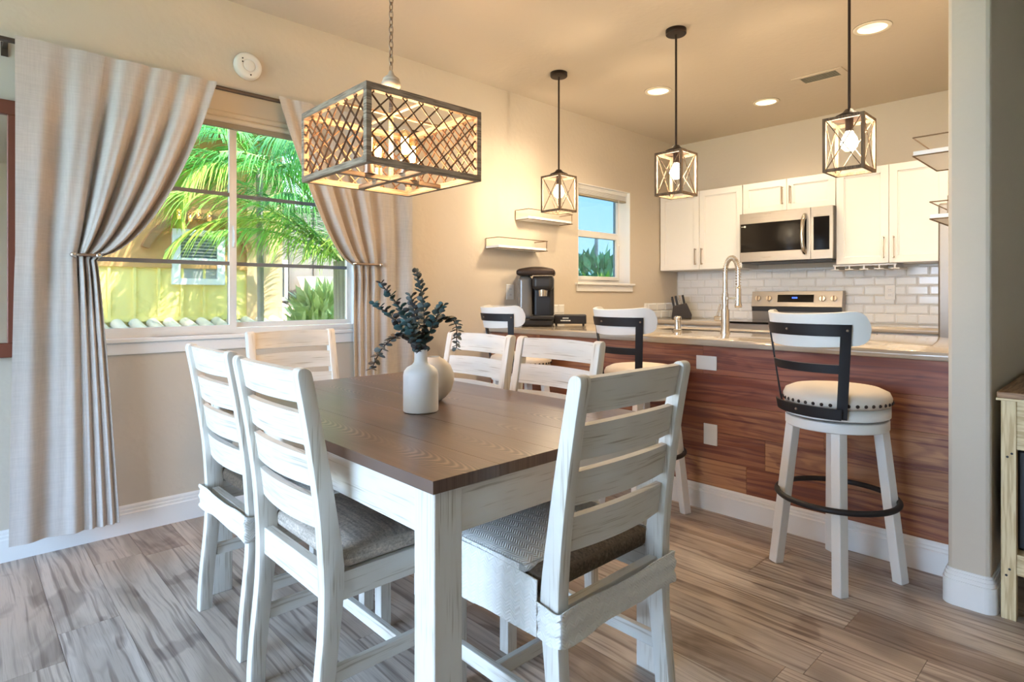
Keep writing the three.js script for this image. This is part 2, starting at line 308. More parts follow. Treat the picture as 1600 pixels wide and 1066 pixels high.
// baseboards: moulded profile swept along straight runs
function baseProfile(h = 0.13, t = 0.016) { const s = new THREE.Shape(); s.moveTo(0, 0); s.lineTo(t, 0); s.lineTo(t, h * 0.70); s.lineTo(t * 0.72, h * 0.74); s.lineTo(t * 0.72, h * 0.82); s.lineTo(t * 0.5, h * 0.85); s.lineTo(t * 0.5, h * 0.93); s.lineTo(t * 0.2, h); s.lineTo(0, h); s.closePath(); return s; }
const baseRun = (len, x, z, turn, h, t) => T(extrude(baseProfile(h, t), len), x, 0, z, 0, turn, 0); // profile grows along local +x, run along local +z
structure(obj('baseboard_left', baseRun(ZF + 2.93, XL, -2.93, 0, 0.135), M.trim), 'white moulded baseboard under the dining window');
structure(obj('baseboard_peninsula', baseRun(-0.493 - XL - 0.016, -0.493, -2.936, -Math.PI / 2, 0.13), M.trim), 'white moulded baseboard along the breakfast bar');
{ // baseboard wrapped round the rounded partition end
  const ring = (o) => { const a = -0.493 - o, b = -0.365 + o, z0 = 2.70 - o, z1 = 3.80, r = 0.022 + o, s = new THREE.Shape(); s.moveTo(a, z1); s.lineTo(a, z0 + r); s.absarc(a + r, z0 + r, r, Math.PI, Math.PI * 1.5); s.lineTo(b - r, z0); s.absarc(b - r, z0 + r, r, Math.PI * 1.5, Math.PI * 2); s.lineTo(b, z1); s.closePath(); return s; };
  const lift = (o, y0, y1) => toCreasedNormals(T(extrude(ring(o), y1 - y0, 0, 1, 8), 0, y0, 0, -Math.PI / 2), 0.6);
  structure(obj('baseboard_partition', [lift(0.018, 0, 0.092), lift(0.013, 0.092, 0.107), lift(0.009, 0.107, 0.120), lift(0.005, 0.120, 0.13)], M.trim), 'white rounded baseboard round the wall end');
}

// ---------------------------------------------------------------- windows
{
  const w = room('window_1', 'wide white sliding window behind the dining table', [XL, 0, 0]);
  const { z0, z1, y0, y1 } = W1, zm = -1.112, xo = -0.075, xi = -0.02; // frame lies between xo and xi
  obj('frame', [box(xo, xi, y0, y0 + 0.03, z0, z1), box(xo, xi, y1 - 0.04, y1, z0, z1), box(xo, xi, y0 + 0.03, y1 - 0.04, z0, z0 + 0.035), box(xo, xi, y0 + 0.03, y1 - 0.04, z1 - 0.035, z1)], M.vinyl, w);
  const sash = (name, a, b, x0, x1, lo) => obj(name, [box(x0, x1, y0 + lo, y0 + lo + 0.028, a, b), box(x0, x1, y1 - 0.075, y1 - 0.04, a, b), box(x0, x1, y0 + lo + 0.028, y1 - 0.075, a, a + 0.036), box(x0, x1, y0 + lo + 0.028, y1 - 0.075, b - 0.03, b)], M.vinyl, w);
  const s1 = sash('sash', zm - 0.012, z1 - 0.03, -0.045, -0.022, 0.02), s2 = sash('sash', z0 + 0.03, zm + 0.012, -0.070, -0.047, 0.032);
  obj('pane', box(-0.036, -0.032, y0 + 0.045, y1 - 0.07, zm + 0.02, z1 - 0.055), M.pane, w);
  obj('pane', box(-0.061, -0.057, y0 + 0.055, y1 - 0.07, z0 + 0.06, zm - 0.018), M.pane, w);
  const bar1 = mat({ color: lin(0.16, 0.17, 0.19), roughness: 0.5 });
  for (const y of [1.685, 1.313]) {
    obj('muntin', box(-0.030, -0.024, y - 0.010, y + 0.010, zm + 0.02, z1 - 0.05), bar1, w);
    obj('muntin', box(-0.055, -0.049, y - 0.010, y + 0.010, z0 + 0.06, zm - 0.018), bar1, w);
  }
  obj('latch', [box(-0.022, -0.008, 1.40, 1.52, zm - 0.004, zm + 0.010, 0.005), box(-0.012, -0.002, 1.425, 1.495, zm + 0.000, zm + 0.006, 0.003)], M.vinyl, w);
  obj('sill', [box(-0.08, 0.028, y0 - 0.022, y0, z0 - 0.03, z1 + 0.03, 0.006), box(0, 0.014, y0 - 0.078, y0 - 0.022, z0 - 0.02, z1 + 0.02, 0.003)], M.trim, w);
}
{
  const w = room('window_2', 'small white single-hung kitchen window with raised blind', [XL, 0, 0]);
  const { z0, z1, y0, y1 } = W2, X0 = -0.17, X1 = -0.125;
  obj('frame', [box(X0, X1, y0, y0 + 0.035, z0, z1), box(X0, X1, y1 - 0.03, y1, z0, z1), box(X0, X1, y0 + 0.035, y1 - 0.03, z0, z0 + 0.032), box(X0, X1, y0 + 0.035, y1 - 0.03, z1 - 0.032, z1)], M.vinyl, w);
  obj('sash', [box(X0 + 0.01, X1 + 0.012, 1.675, 1.735, z0 + 0.03, z1 - 0.03, 0.004), box(X0 + 0.015, X1 + 0.012, y0 + 0.03, y0 + 0.065, z0 + 0.03, z1 - 0.03, 0.003), box(X0 + 0.015, X1 + 0.0115, y0 + 0.065, 1.675, z0 + 0.03, z0 + 0.062), box(X0 + 0.015, X1 + 0.0115, y0 + 0.065, 1.675, z1 - 0.062, z1 - 0.03)], M.vinyl, w);
  obj('pane', box(-0.152, -0.148, 1.73, y1 - 0.03, z0 + 0.03, z1 - 0.03), M.paneDark, w);
  obj('pane', box(-0.137, -0.133, y0 + 0.06, 1.68, z0 + 0.055, z1 - 0.055), M.paneDark, w);
  obj('jamb_liner', [box(-0.125, -0.001, y0, y1, z0 + 0.0, z0 + 0.006), box(-0.125, -0.001, y0, y1, z1 - 0.006, z1), box(-0.125, -0.001, y1 - 0.006, y1, z0, z1)], M.trim, w);
  obj('sill', [box(-0.125, 0.035, y0 - 0.02, y0, z0 - 0.04, z1 + 0.04, 0.006), box(0, 0.014, y0 - 0.075, y0 - 0.02, z0 - 0.025, z1 + 0.025, 0.003)], M.trim, w);
}
{ // raised slat blind in the kitchen window
  const b = thing('window_blind', 'white raised blind at the top of the small kitchen window', 'blind', [XL, 2.04, 0]);
  obj('headrail', box(-0.09, -0.03, 0.045, 0.078, -4.70, -3.955, 0.004), M.vinyl, b);
  for (let k = 0; k < 5; k++) obj('slat', box(-0.085, -0.035, 0.006 + k * 0.008, 0.011 + k * 0.008, -4.695, -3.96), M.vinyl, b);
  obj('bottom_rail', box(-0.085, -0.035, -0.012, 0.003, -4.695, -3.96, 0.003), mat({ color: lin(0.42, 0.38, 0.30), roughness: 0.6 }), b);
  obj('cord', polyTube([[-0.03, 0.0, -4.57], [-0.03, -0.40, -4.57]], 0.0025), M.vinyl, b); obj('cord_knob', cyl(0.008, 0.004, 0.03, -0.03, -0.43, -4.57, 8), M.vinyl, b);
}
{ // fabric shade pulled up over the dining window
  const b = thing('roman_shade', 'beige fabric shade folded up at the top of the dining window', 'window shade', [XL, 2.03, 0]);
  const z0 = -1.87, z1 = -0.34;
  obj('valance', box(0.002, 0.02, 0.075, 0.19, z0, z1, 0.004), M.shade, b);
  obj('fold', box(0.004, 0.036, 0.05, 0.085, z0, z1, 0.014), M.shade, b); obj('fold', box(0.004, 0.042, 0.022, 0.054, z0, z1, 0.014), M.shade, b);
  obj('bottom_bar', box(0.006, 0.032, -0.004, 0.024, z0, z1, 0.004), mat({ color: lin(0.30, 0.26, 0.20), roughness: 0.8 }), b);
}

// ---------------------------------------------------------------- curtains
function curtain(name, label, o) {
  const { zo, zi, yTop, yTie, yBot, tieO, tieI, botO, botI, exp, folds, ph } = o, split = 0.4; // o = outer (straight) edge, i = inner (swept) edge
  const f = (s, t) => {
    const y = mix(yTop, yBot, t); let z, amp;
    const tie = s < split ? mix(zo, tieO, s / split) : mix(tieO, tieI, (s - split) / (1 - split));
    if (y > yTie) {
      const v = (y - yTie) / (yTop - yTie), e = mix(1.0, exp, smooth(0.15, 1, s)); z = mix(tie, mix(zo, zi, s), Math.pow(v, e));
      amp = mix(0.007, 0.030, smooth(1, 0.5, v)) * (s < split ? 0.6 : 1);
    } else {
      const w = (yTie - y) / (yTie - yBot), bot = s < split ? mix(zo + (botO - zo), tieO + (botI - tieI) * 0.25, s / split) : mix(tieO + (botI - tieI) * 0.25, botI, (s - split) / (1 - split));
      z = mix(tie, bot, Math.pow(w, 0.75)); amp = mix(0.026, s < split ? 0.016 : 0.007, smooth(0, 0.25, w)) * (s < split ? 0.75 : 1);
    }
    const q = (folds * Math.pow(s, 1.35) + ph) * Math.PI * 2, wave = Math.sin(q) + 0.35 * Math.sin(2 * q + 1.3 + t * 2) + 0.22 * Math.sin(q * 0.5 + t * 3);
    const bulge = y > yTie ? 0.045 * Math.sin(Math.PI * Math.pow(clamp((y - yTie) / (yTop - yTie)), 0.6)) * s : 0;
    const hold = s > split ? 1 - 0.45 * Math.exp(-(((y - yTie) / 0.07) ** 2)) : 1;
    return [o.x + amp * wave * hold + bulge, y, z];
  };
  const c = thing(name, label, 'curtain');
  obj('panel', plate(f, 160, 110, 0.003), M.curtain, c, 'y');
  return c;
}
const XC = XL + 0.132;
curtain('curtain', 'beige curtain swept back at the left of the dining window', { x: XC, zo: -0.192, zi: -0.978, yTop: 2.222, yTie: 1.313, yBot: 0.10, tieO: -0.40, tieI: -0.47, botO: -0.172, botI: -0.56, exp: 0.55, folds: 5, ph: 0.1 });
curtain('curtain', 'beige curtain swept back at the right of the dining window', { x: XC, zo: -2.14, zi: -1.29, yTop: 2.222, yTie: 1.33, yBot: 0.06, tieO: -1.90, tieI: -1.73, botO: -2.15, botI: -1.745, exp: 0.52, folds: 5, ph: 0.35 });
{
  const r = thing('curtain_rod', 'dark metal curtain rod above the dining window', 'curtain rod', [XL, 2.205, 0]);
  obj('rod', T(cyl(0.011, 0.011, 2.16, 0, 0, 0, 16), 0.105, 0, -2.27, Math.PI / 2), M.rod, r);
  for (const [z, s] of [[-0.11, 1], [-2.27, -1]]) obj('finial', T(lathe([[0.0, -0.002], [0.014, 0], [0.019, 0.012], [0.020, 0.05], [0.023, 0.055], [0.023, 0.075], [0.012, 0.082], [0, 0.082]], 20), 0.105, 0, z, s * Math.PI / 2), mat({ color: lin(0.24, 0.19, 0.16), roughness: 0.5 }), r);
  for (const z of [-0.165, -2.20]) obj('bracket', [box(0, 0.105, -0.006, 0.004, z - 0.008, z + 0.008), box(0, 0.006, -0.04, 0.02, z - 0.012, z + 0.012)], M.rod, r);
}
for (const [z0, z1, y, label] of [[-0.385, -0.475, 1.318, 'brushed metal holdback round the left curtain'], [-1.905, -1.725, 1.328, 'brushed metal holdback round the right curtain']]) {
  const h = thing('curtain_holdback', label, 'holdback', [XL, y, 0], 0, 'curtain holdbacks');
  obj('arm', tube([[0.0, 0, z0], [0.07, 0, z0], [0.15, 0, z0], [0.168, 0, mix(z0, z1, 0.25)], [0.168, 0, z1]], 0.007, 30, 8), M.nickel, h);
  obj('knob', new THREE.SphereGeometry(0.013, 16, 12).translate(0.163, 0, z0), M.chrome, h); obj('knob', new THREE.SphereGeometry(0.012, 16, 12).translate(0.168, 0, z1), M.chrome, h);
}
{
  const m = thing('wall_mirror', 'red-brown wood framed mirror at the left edge of the window wall', 'mirror', [XL, 0.875, 0]);
  const z0 = -0.235, z1 = 0.55, h = 1.10, w = 0.062;
  obj('frame', [box(0.002, 0.03, 0, w, z0, z1, 0.004), box(0.002, 0.03, h - w, h, z0, z1, 0.004), box(0.002, 0.03, w, h - w, z0, z0 + w, 0.004), box(0.002, 0.03, w, h - w, z1 - w, z1, 0.004)], M.mahogany, m);
  obj('mirror_glass', box(0.002, 0.014, w - 0.003, h - w + 0.003, z0 + w - 0.003, z1 - w + 0.003), M.mirror, m);
}
{
  const d = thing('smoke_alarm', 'round white smoke alarm high on the wall above the window', 'smoke alarm', [XL, 2.386, -1.171]);
  obj('body', T(lathe([[0, 0], [0.072, 0], [0.074, 0.008], [0.070, 0.026], [0.060, 0.034], [0.036, 0.036], [0.034, 0.031], [0.030, 0.031], [0.028, 0.037], [0, 0.038]], 40), 0, 0, 0, 0, 0, -Math.PI / 2), M.plastic, d);
  obj('vent_slots', [[-0.035, 0.03], [-0.035, 0.012], [0.008, -0.05]].map(([z, y]) => T(cyl(0.004, 0.004, 0.004, 0, 0, 0, 8), 0.034, y, -z, 0, 0, -Math.PI / 2)), M.black, d);
}

// ---------------------------------------------------------------- breakfast bar, counters, base units
const CH = 0.914;
{
  const p = thing('breakfast_bar', 'breakfast bar faced with red-brown wood planks', 'kitchen peninsula', [0, 0, 0]);
  obj('body', [box(XL + 0.003, -0.496, 0.001, CH - 0.041, -2.968, -2.948), box(XL + 0.003, -0.496, 0.1, CH - 0.041, -3.88, -3.862), box(XL + 0.003, -0.496, 0.001, 0.1, -3.80, -2.968), box(XL + 0.003, XL + 0.02, 0.1, CH - 0.041, -3.862, -2.968), box(-0.514, -0.496, 0.1, CH - 0.041, -3.862, -2.968)], M.cabinet, p);
  const R = rng(21), rows = 5, y0 = 0.118, y1 = CH - 0.041, rh = (y1 - y0) / rows;
  for (let r = 0; r < rows; r++) {
    let x = XL + 0.004 - R() * 1.1, last = -1;
    while (x < -0.497) {
      const a = Math.max(x, XL + 0.004), b = Math.min(x + 1.22, -0.497); x += 1.22; if (b - a < 0.02) continue;
      const g = new THREE.BoxGeometry(b - a - 0.0016, rh - 0.0016, 0.011), uv = g.attributes.uv, pp = g.attributes.position, f = R() < 0.5;
      for (let i = 0; i < uv.count; i++) { const u = pp.getX(i) / 1.22 + 0.5, v = pp.getY(i) / rh + 0.5; uv.setXY(i, f ? 1 - u : u, f ? 1 - v : v); }
      let k = Math.floor(R() * M.panelling.length); if (k === last) k = (k + 1) % M.panelling.length; last = k;
      share('plank', g, M.panelling[k], p, (a + b) / 2, y0 + rh * (r + 0.5), -2.942);
    }
  }
}
function slab(x0, x1, z0, z1, holes = []) { // worktop with a rounded edge; z0 < z1
  const s = rectShape(x0, x1, -z1, -z0); for (const h of holes) s.holes.push(rectHole(h[0], h[1], -h[3], -h[2]));
  return toCreasedNormals(T(extrude(s, 0.04 - 0.026, 0.013, 4), 0, CH - 0.04 + 0.013, 0, -Math.PI / 2), 0.7);
}
const SINK = [-2.36, -1.52, -3.83, -3.50];
tag(obj('countertop', slab(XL + 0.002, -0.495, -3.90, -2.885, [SINK]), M.counter), 'polished grey-beige countertop of the breakfast bar', 'countertop');
tag(obj('countertop', slab(XL + 0.002, -2.497, ZB + 0.002, -4.905), M.counter), 'grey-beige countertop in the corner under the knife block', 'countertop');
tag(obj('countertop', slab(-1.713, -0.942, ZB + 0.002, -4.905), M.counter), 'grey-beige countertop between range and refrigerator', 'countertop');
function baseUnit(x0, x1, label) {
  const u = thing('base_cabinet', label, 'cabinet', [0, 0, 0], 0, 'kitchen base cabinets');
  obj('body', box(x0, x1, 0.1, CH - 0.041, ZB + 0.003, -4.965), M.cabinet, u); obj('plinth', box(x0, x1, 0.001, 0.1, ZB + 0.003, -5.02), M.cabinet, u);
  const m = (x0 + x1) / 2;
  for (const [a, b, s] of [[x0 + 0.004, m - 0.002, 1], [m + 0.002, x1 - 0.004, -1]]) {
    const d = obj('door', box(a, b, 0.115, 0.70, -4.964, -4.944, 0.003), M.cabinet, u); const hx = s > 0 ? b - 0.04 : a + 0.04;
    obj('handle', bar([hx, 0.54, -4.925], [hx, 0.66, -4.925], 0.01), M.nickel, d);
    const dr = obj('drawer', box(a, b, 0.71, 0.865, -4.964, -4.944, 0.003), M.cabinet, u); obj('handle', bar([(a + b) / 2 - 0.06, 0.79, -4.925], [(a + b) / 2 + 0.06, 0.79, -4.925], 0.01), M.nickel, dr);
  }
}
baseUnit(XL + 0.003, -2.499, 'white base cabinet in the corner left of the range'); baseUnit(-1.711, -0.944, 'white base cabinet right of the range');

{ // subway tile backsplash
  const b = thing('backsplash', 'glossy white subway tiles between the counter and the wall cabinets', 'backsplash', [0, 0, 0]);
  obj('grout', box(XL + 0.001, -0.944, CH, 1.39, ZB + 0.001, ZB + 0.005), M.grout, b);
  const tw = 0.152, th = 0.0765, g = 0.0025;
  const cache = new Map();
  const tile = (w, h) => { const k = w.toFixed(3) + h.toFixed(3); if (cache.has(k)) return cache.get(k);
    const e = 0.011, d = 0.008, W = w / 2, H = h / 2, o = [[-W, -H], [W, -H], [W, H], [-W, H]], n = [[-W + e, -H + e], [W - e, -H + e], [W - e, H - e], [-W + e, H - e]], P = [];
    const tri = (a, b2, c) => P.push(...a, ...b2, ...c), z0 = 0.002;
    for (let i = 0; i < 4; i++) { const j = (i + 1) % 4; const A = [...o[i], 0], B = [...o[j], 0], A1 = [...o[i], z0], B1 = [...o[j], z0], C = [...n[i], d], D = [...n[j], d]; tri(A, B, B1); tri(A, B1, A1); tri(A1, B1, D); tri(A1, D, C); }
    tri([...n[0], d], [...n[1], d], [...n[2], d]); tri([...n[0], d], [...n[2], d], [...n[3], d]);
    const q = new THREE.BufferGeometry(); q.setAttribute('position', new THREE.Float32BufferAttribute(P, 3)); q.computeVertexNormals(); cache.set(k, q); return q; };
  for (let r = 0; r < 7; r++) {
    const y = CH + 0.002 + r * th, hh = Math.min(th, 1.39 - y); let x = XL + 0.012 - (r % 2 ? tw / 2 : 0);
    while (x < -0.95) { const a = Math.max(x, XL + 0.012), c = Math.min(x + tw, -0.946); x += tw; if (c - a < 0.015) continue; share('tile', tile(c - a - g, hh - g), M.tile, b, (a + c) / 2, y + hh / 2, ZB + 0.004); }
  }
  for (const [zs, ze, label] of [[-3.76, -2.90, 'low white tile upstand on the wall behind the coffee maker'], [ZB + 0.014, -4.935, 'low white tile upstand on the wall behind the knife block']]) { const side = thing('tile_upstand', label, 'tiles'); obj('grout', box(XL + 0.001, XL + 0.005, CH, CH + 0.155, zs, ze), M.grout, side); for (let r = 0; r < 2; r++) {
    let z = zs - (r ? tw / 2 : 0);
    while (z < ze - 0.01) { const a = Math.max(z, zs), c = Math.min(z + tw, ze); z += tw; if (c - a < 0.015) continue; const t = share('tile', tile(c - a - g, th - g), M.tile, side, XL + 0.004, CH + 0.002 + (r + 0.5) * th, (a + c) / 2); t.rotation.y = Math.PI / 2; }
  } }
}

// ---------------------------------------------------------------- upper cabinets
function handle(parent, x, y0, y1, z) { obj('handle', [bar([x, y0 - 0.004, z + 0.028], [x, y1 + 0.004, z + 0.028], 0.010, 0.008, 0.002), bar([x, y0 + 0.004, z], [x, y0 + 0.004, z + 0.028], 0.008), bar([x, y1 - 0.004, z], [x, y1 - 0.004, z + 0.028], 0.008)], M.nickel, parent, 'y').userData.label = 'bronze bar handle'; }
function upper(x0, x1, y0, y1, label, hy) {
  const u = thing('wall_cabinet', label, 'cabinet', [0, 0, 0], 0, 'white shaker wall cabinets'), zf = -5.232;
  obj('body', box(x0, x1, y0, y1, ZB + 0.002, zf), M.cabinet, u);
  const m = (x0 + x1) / 2;
  for (const [a, b, s] of [[x0 + 0.002, m - 0.0015, 1], [m + 0.0015, x1 - 0.002, -1]]) {
    const f = 0.056, c = y0 + 0.002, d = y1 - 0.002, z = zf + 0.001;
    const door = obj('door', [box(a, b, c, c + f, z, z + 0.02, 0.0025), box(a, b, d - f, d, z, z + 0.02, 0.0025), box(a, a + f, c, d, z, z + 0.0199, 0.0025), box(b - f, b, c, d, z, z + 0.0199, 0.0025), box(a + f - 0.002, b - f + 0.002, c + f - 0.002, d - f + 0.002, z, z + 0.011), // frame, centre panel and its bead
      ...[[a + f, a + f + 0.008, c + f, d - f], [b - f - 0.008, b - f, c + f, d - f], [a + f, b - f, c + f, c + f + 0.008], [a + f, b - f, d - f - 0.008, d - f]].map(([p, q, r, t]) => box(p, q, r, t, z, z + 0.015))], M.cabinet, u);
    handle(door, s > 0 ? b - 0.032 : a + 0.032, y0 + hy[0], y0 + hy[1], z + 0.02);
  }
}
upper(-3.332, -2.474, 1.392, 2.148, 'tall white shaker wall cabinet left of the microwave', [0.05, 0.20]);
upper(-2.472, -1.694, 1.872, 2.148, 'short white shaker wall cabinet above the microwave', [0.06, 0.205]);
upper(-1.692, -0.945, 1.392, 2.148, 'tall white shaker wall cabinet right of the microwave', [0.04, 0.20]);
{ // stemware rack under the right cabinet
  const r = thing('stemware_rack', 'white stemware rack under the right wall cabinet', 'glass rack', [-1.5, 1.391, -5.36]);
  obj('front_rail', box(-0.225, 0.225, -0.012, -0.001, 0.085, 0.115), M.trim, r);
  for (let k = 0; k < 5; k++) { const x = -0.212 + k * 0.106; obj('rail', [box(x - 0.006, x + 0.006, -0.034, -0.001, -0.12, 0.11), box(x - 0.032, x + 0.032, -0.042, -0.034, -0.12, 0.115, 0.002)], M.trim, r); }
}

// ---------------------------------------------------------------- appliances
{
  const m = thing('microwave', 'stainless over-the-range microwave with curved handle', 'microwave', [-2.075, 1.44, ZB]);
  const w = 0.386, d = 0.395, h = 0.428;
  obj('body', box(-w, w, 0, h, 0.002, d), mat({ color: lin(0.09, 0.085, 0.075), roughness: 0.45, metalness: 0.6 }), m);
  const door = obj('door', [box(-w, 0.218, 0.0, 0.085, d, d + 0.022, 0.003), box(-w, 0.218, 0.335, h, d, d + 0.022, 0.003), box(-w, -w + 0.008, 0.08, 0.34, d, d + 0.021), box(0.185, 0.218, 0.08, 0.34, d, d + 0.0215)], M.steel, m);
  obj('window', box(-w + 0.008, 0.186, 0.084, 0.336, d, d + 0.019), M.blackGlass, door);
  obj('handle', [tube([[0.172, 0.055, d + 0.022], [0.172, 0.075, d + 0.045], [0.168, 0.13, d + 0.06], [0.166, 0.21, d + 0.066], [0.168, 0.30, d + 0.06], [0.172, 0.35, d + 0.045], [0.172, 0.372, d + 0.022]], 0.016, 40, 12)], M.chrome, door);
  obj('maker_badge', [0, 1, 2].map((k) => box(-w + 0.016 + k * 0.008, -w + 0.021 + k * 0.008, 0.310, 0.316, d + 0.019, d + 0.020)).concat(T(cyl(0.009, 0.009, 0.002, 0, 0, 0, 14), -w + 0.048, 0.313, d + 0.019, Math.PI / 2)), M.plastic, door).userData.label = 'small pale maker badge';
  const cp = obj('control_panel', [box(0.220, w, 0.0, 0.075, d, d + 0.022, 0.003), box(0.220, w, 0.345, h, d, d + 0.022, 0.003), box(0.22, 0.24, 0.07, 0.35, d, d + 0.0215), box(0.362, w, 0.07, 0.35, d, d + 0.0215)], M.steel, m);
  obj('keypad', box(0.238, 0.364, 0.074, 0.346, d, d + 0.020), M.blackGlass, cp);
  obj('vent_grille', box(-w + 0.01, w - 0.01, -0.012, 0, 0.05, d), M.black, m);
}
{
  const r = thing('range', 'stainless electric range with rear control panel', 'stove', [-2.105, 0, ZB + 0.016]);
  const w = 0.388;
  obj('body', box(-w, w, 0.02, 0.905, 0.01, 0.63, 0.003), M.steel, r);
  obj('cooktop', box(-w, w, 0.905, 0.922, 0.03, 0.655, 0.004), M.blackGlass, r);
  const dr = obj('oven_door', box(-w + 0.005, w - 0.005, 0.2, 0.86, 0.631, 0.665, 0.005), M.steel, r); obj('handle', bar([-0.33, 0.80, 0.70], [0.33, 0.80, 0.70], 0.025, 0.025, 0.01), M.chrome, dr); obj('oven_window', box(-0.28, 0.28, 0.35, 0.68, 0.664, 0.668), M.blackGlass, dr);
  const s = new THREE.Shape(); s.moveTo(0.012, 0.918); s.lineTo(0.075, 0.918); s.lineTo(0.085, 1.03); s.lineTo(0.10, 1.045); s.lineTo(0.072, 1.18); s.lineTo(0.012, 1.185); s.closePath();
  const g = obj('backguard', T(extrude(s, 2 * w, 0), w, 0, 0, 0, -Math.PI / 2), M.steel, r);
  obj('vent_band', box(-w + 0.004, w - 0.004, 1.0, 1.042, 0.07, 0.094), M.black, g);
  const tilt = (geo, x, y) => T(geo, 0, 0, 0, Math.PI / 2 - 0.2).translate(x, y, mix(0.10, 0.072, (y - 1.045) / 0.135));
  for (const x of [-0.325, -0.225, 0.235, 0.325]) { const k = obj('knob', [tilt(cyl(0.026, 0.023, 0.022, 0, 0, 0, 20), x, 1.115)], M.chrome, g); obj('knob_grip', [tilt(box(-0.005, 0.005, 0.018, 0.034, -0.022, 0.022, 0.003), x, 1.115)], M.nickel, k); }
  const scr = obj('display', [tilt(box(-0.15, 0.16, 0, 0.003, -0.034, 0.034), 0, 1.117)], M.blackGlass, g);
  obj('clock_digits', [-0.018, -0.006, 0.006, 0.018].map((x) => tilt(box(x - 0.004, x + 0.004, 0.003, 0.004, -0.009, 0.004), 0.0, 1.12)), mat({ color: lin(0.05, 0.1, 0.6), emissive: lin(0.05, 0.12, 1), emissiveIntensity: 4 }), scr).userData.label = 'glowing blue clock digits';
}
{
  const f = thing('refrigerator', 'stainless refrigerator mostly hidden behind the wall end', 'refrigerator', [0, 0, 0]);
  obj('body', box(-0.925, -0.02, 0.03, 1.75, -5.53, -4.86, 0.006), mat({ color: lin(0.20, 0.175, 0.15), roughness: 0.45, metalness: 0.8 }), f, 'y');
  for (const [a, b, s] of [[-0.925, -0.476, 1], [-0.469, -0.02, -1]]) { const d = obj('door', box(a, b, 0.06, 1.755, -4.855, -4.78, 0.014), mat({ color: lin(0.24, 0.21, 0.18), roughness: 0.4, metalness: 0.85 }), f, 'y'); const hx = s > 0 ? b - 0.04 : a + 0.04; obj('handle', polyTube([[hx, 0.75, -4.78], [hx, 0.78, -4.73], [hx, 1.5, -4.73], [hx, 1.53, -4.78]], 0.012, 10), M.chrome, d); }
  obj('feet', [box(-0.9, -0.86, 0, 0.03, -4.95, -4.9), box(-0.1, -0.06, 0, 0.03, -4.95, -4.9), box(-0.9, -0.86, 0, 0.03, -5.5, -5.45), box(-0.1, -0.06, 0, 0.03, -5.5, -5.45)], M.black, f);
}
{ // undermount double sink
  const s = thing('kitchen_sink', 'stainless double-bowl sink set in the breakfast bar', 'sink', [0, CH, 0]);
  const [x0, x1, z0, z1] = SINK;
  for (const [a, b] of [[x0 + 0.002, -1.96], [-1.94, x1 - 0.002]]) obj('bowl', [box(a, b, -0.19, -0.186, z0 + 0.002, z1 - 0.002), box(a, a + 0.004, -0.186, -0.012, z0 + 0.002, z1 - 0.002), box(b - 0.004, b, -0.186, -0.012, z0 + 0.002, z1 - 0.002), box(a, b, -0.186, -0.012, z0 + 0.002, z0 + 0.006), box(a, b, -0.186, -0.012, z1 - 0.006, z1 - 0.002)], M.chrome, s);
  obj('divider', box(-1.96, -1.94, -0.06, -0.015, z0 + 0.004, z1 - 0.004, 0.004), M.chrome, s);
}
{
  const f = thing('kitchen_faucet', 'brushed steel spring pull-down faucet', 'faucet', [-1.744, CH, -3.445], -0.15);
  obj('base', [cyl(0.030, 0.030, 0.008, 0, 0, 0), cyl(0.025, 0.025, 0.135, 0, 0.008, 0), cyl(0.018, 0.018, 0.10, 0, 0.14, 0), cyl(0.021, 0.021, 0.02, 0, 0.20, 0)], M.chrome, f);
  obj('riser', cyl(0.0145, 0.0145, 0.15, 0, 0.22, 0), M.chrome, f);
  const path = []; for (let k = 0; k <= 16; k++) { const a = Math.PI * (1 - k / 16); path.push([0.0 + 0.045 + 0.045 * Math.cos(a), 0.37 + 0.085 * Math.sin(a), -0.0]); }
  for (let k = 1; k <= 4; k++) path.push([0.09, 0.37 - k * 0.022, 0]);
  obj('hose', tube(path, 0.009, 50, 8), M.chrome, f);
  const coil = [], c3 = new THREE.CatmullRomCurve3(path.map((p) => new THREE.Vector3(...p))); for (let k = 0; k <= 26 * 8; k++) { const t = k / (26 * 8), p = c3.getPoint(t), tg = c3.getTangent(t), n = new THREE.Vector3(0, 0, 1), b = tg.clone().cross(n), a = t * 26 * Math.PI * 2; coil.push(p.addScaledVector(n, 0.0145 * Math.cos(a)).addScaledVector(b, 0.0145 * Math.sin(a))); }
  obj('spring', new THREE.TubeGeometry(new THREE.CatmullRomCurve3(coil), 420, 0.0028, 5), M.chrome, f);
  obj('spray_head', T(lathe([[0, 0], [0.020, 0], [0.021, 0.015], [0.017, 0.03], [0.016, 0.11], [0.012, 0.13], [0, 0.13]], 20), 0.09, 0.155, 0), M.chrome, f);
  obj('dock_arm', bar([0, 0.21, 0], [0.09, 0.21, 0], 0.012), M.chrome, f);
  obj('lever', [bar([-0.02, 0.085, 0], [-0.075, 0.085, 0], 0.03, 0.03, 0.008), bar([-0.06, 0.09, 0], [-0.035, 0.175, 0.0], 0.012, 0.008, 0.003)], M.chrome, f);
}
tag(obj('soap_dispenser', lathe([[0, 0], [0.028, 0], [0.028, 0.006], [0.020, 0.010], [0.020, 0.07], [0.024, 0.074], [0.024, 0.086], [0.018, 0.092], [0, 0.092]], 28).translate(-2.08, CH, -3.46), M.chrome), 'short brushed steel soap dispenser beside the sink', 'soap dispenser');
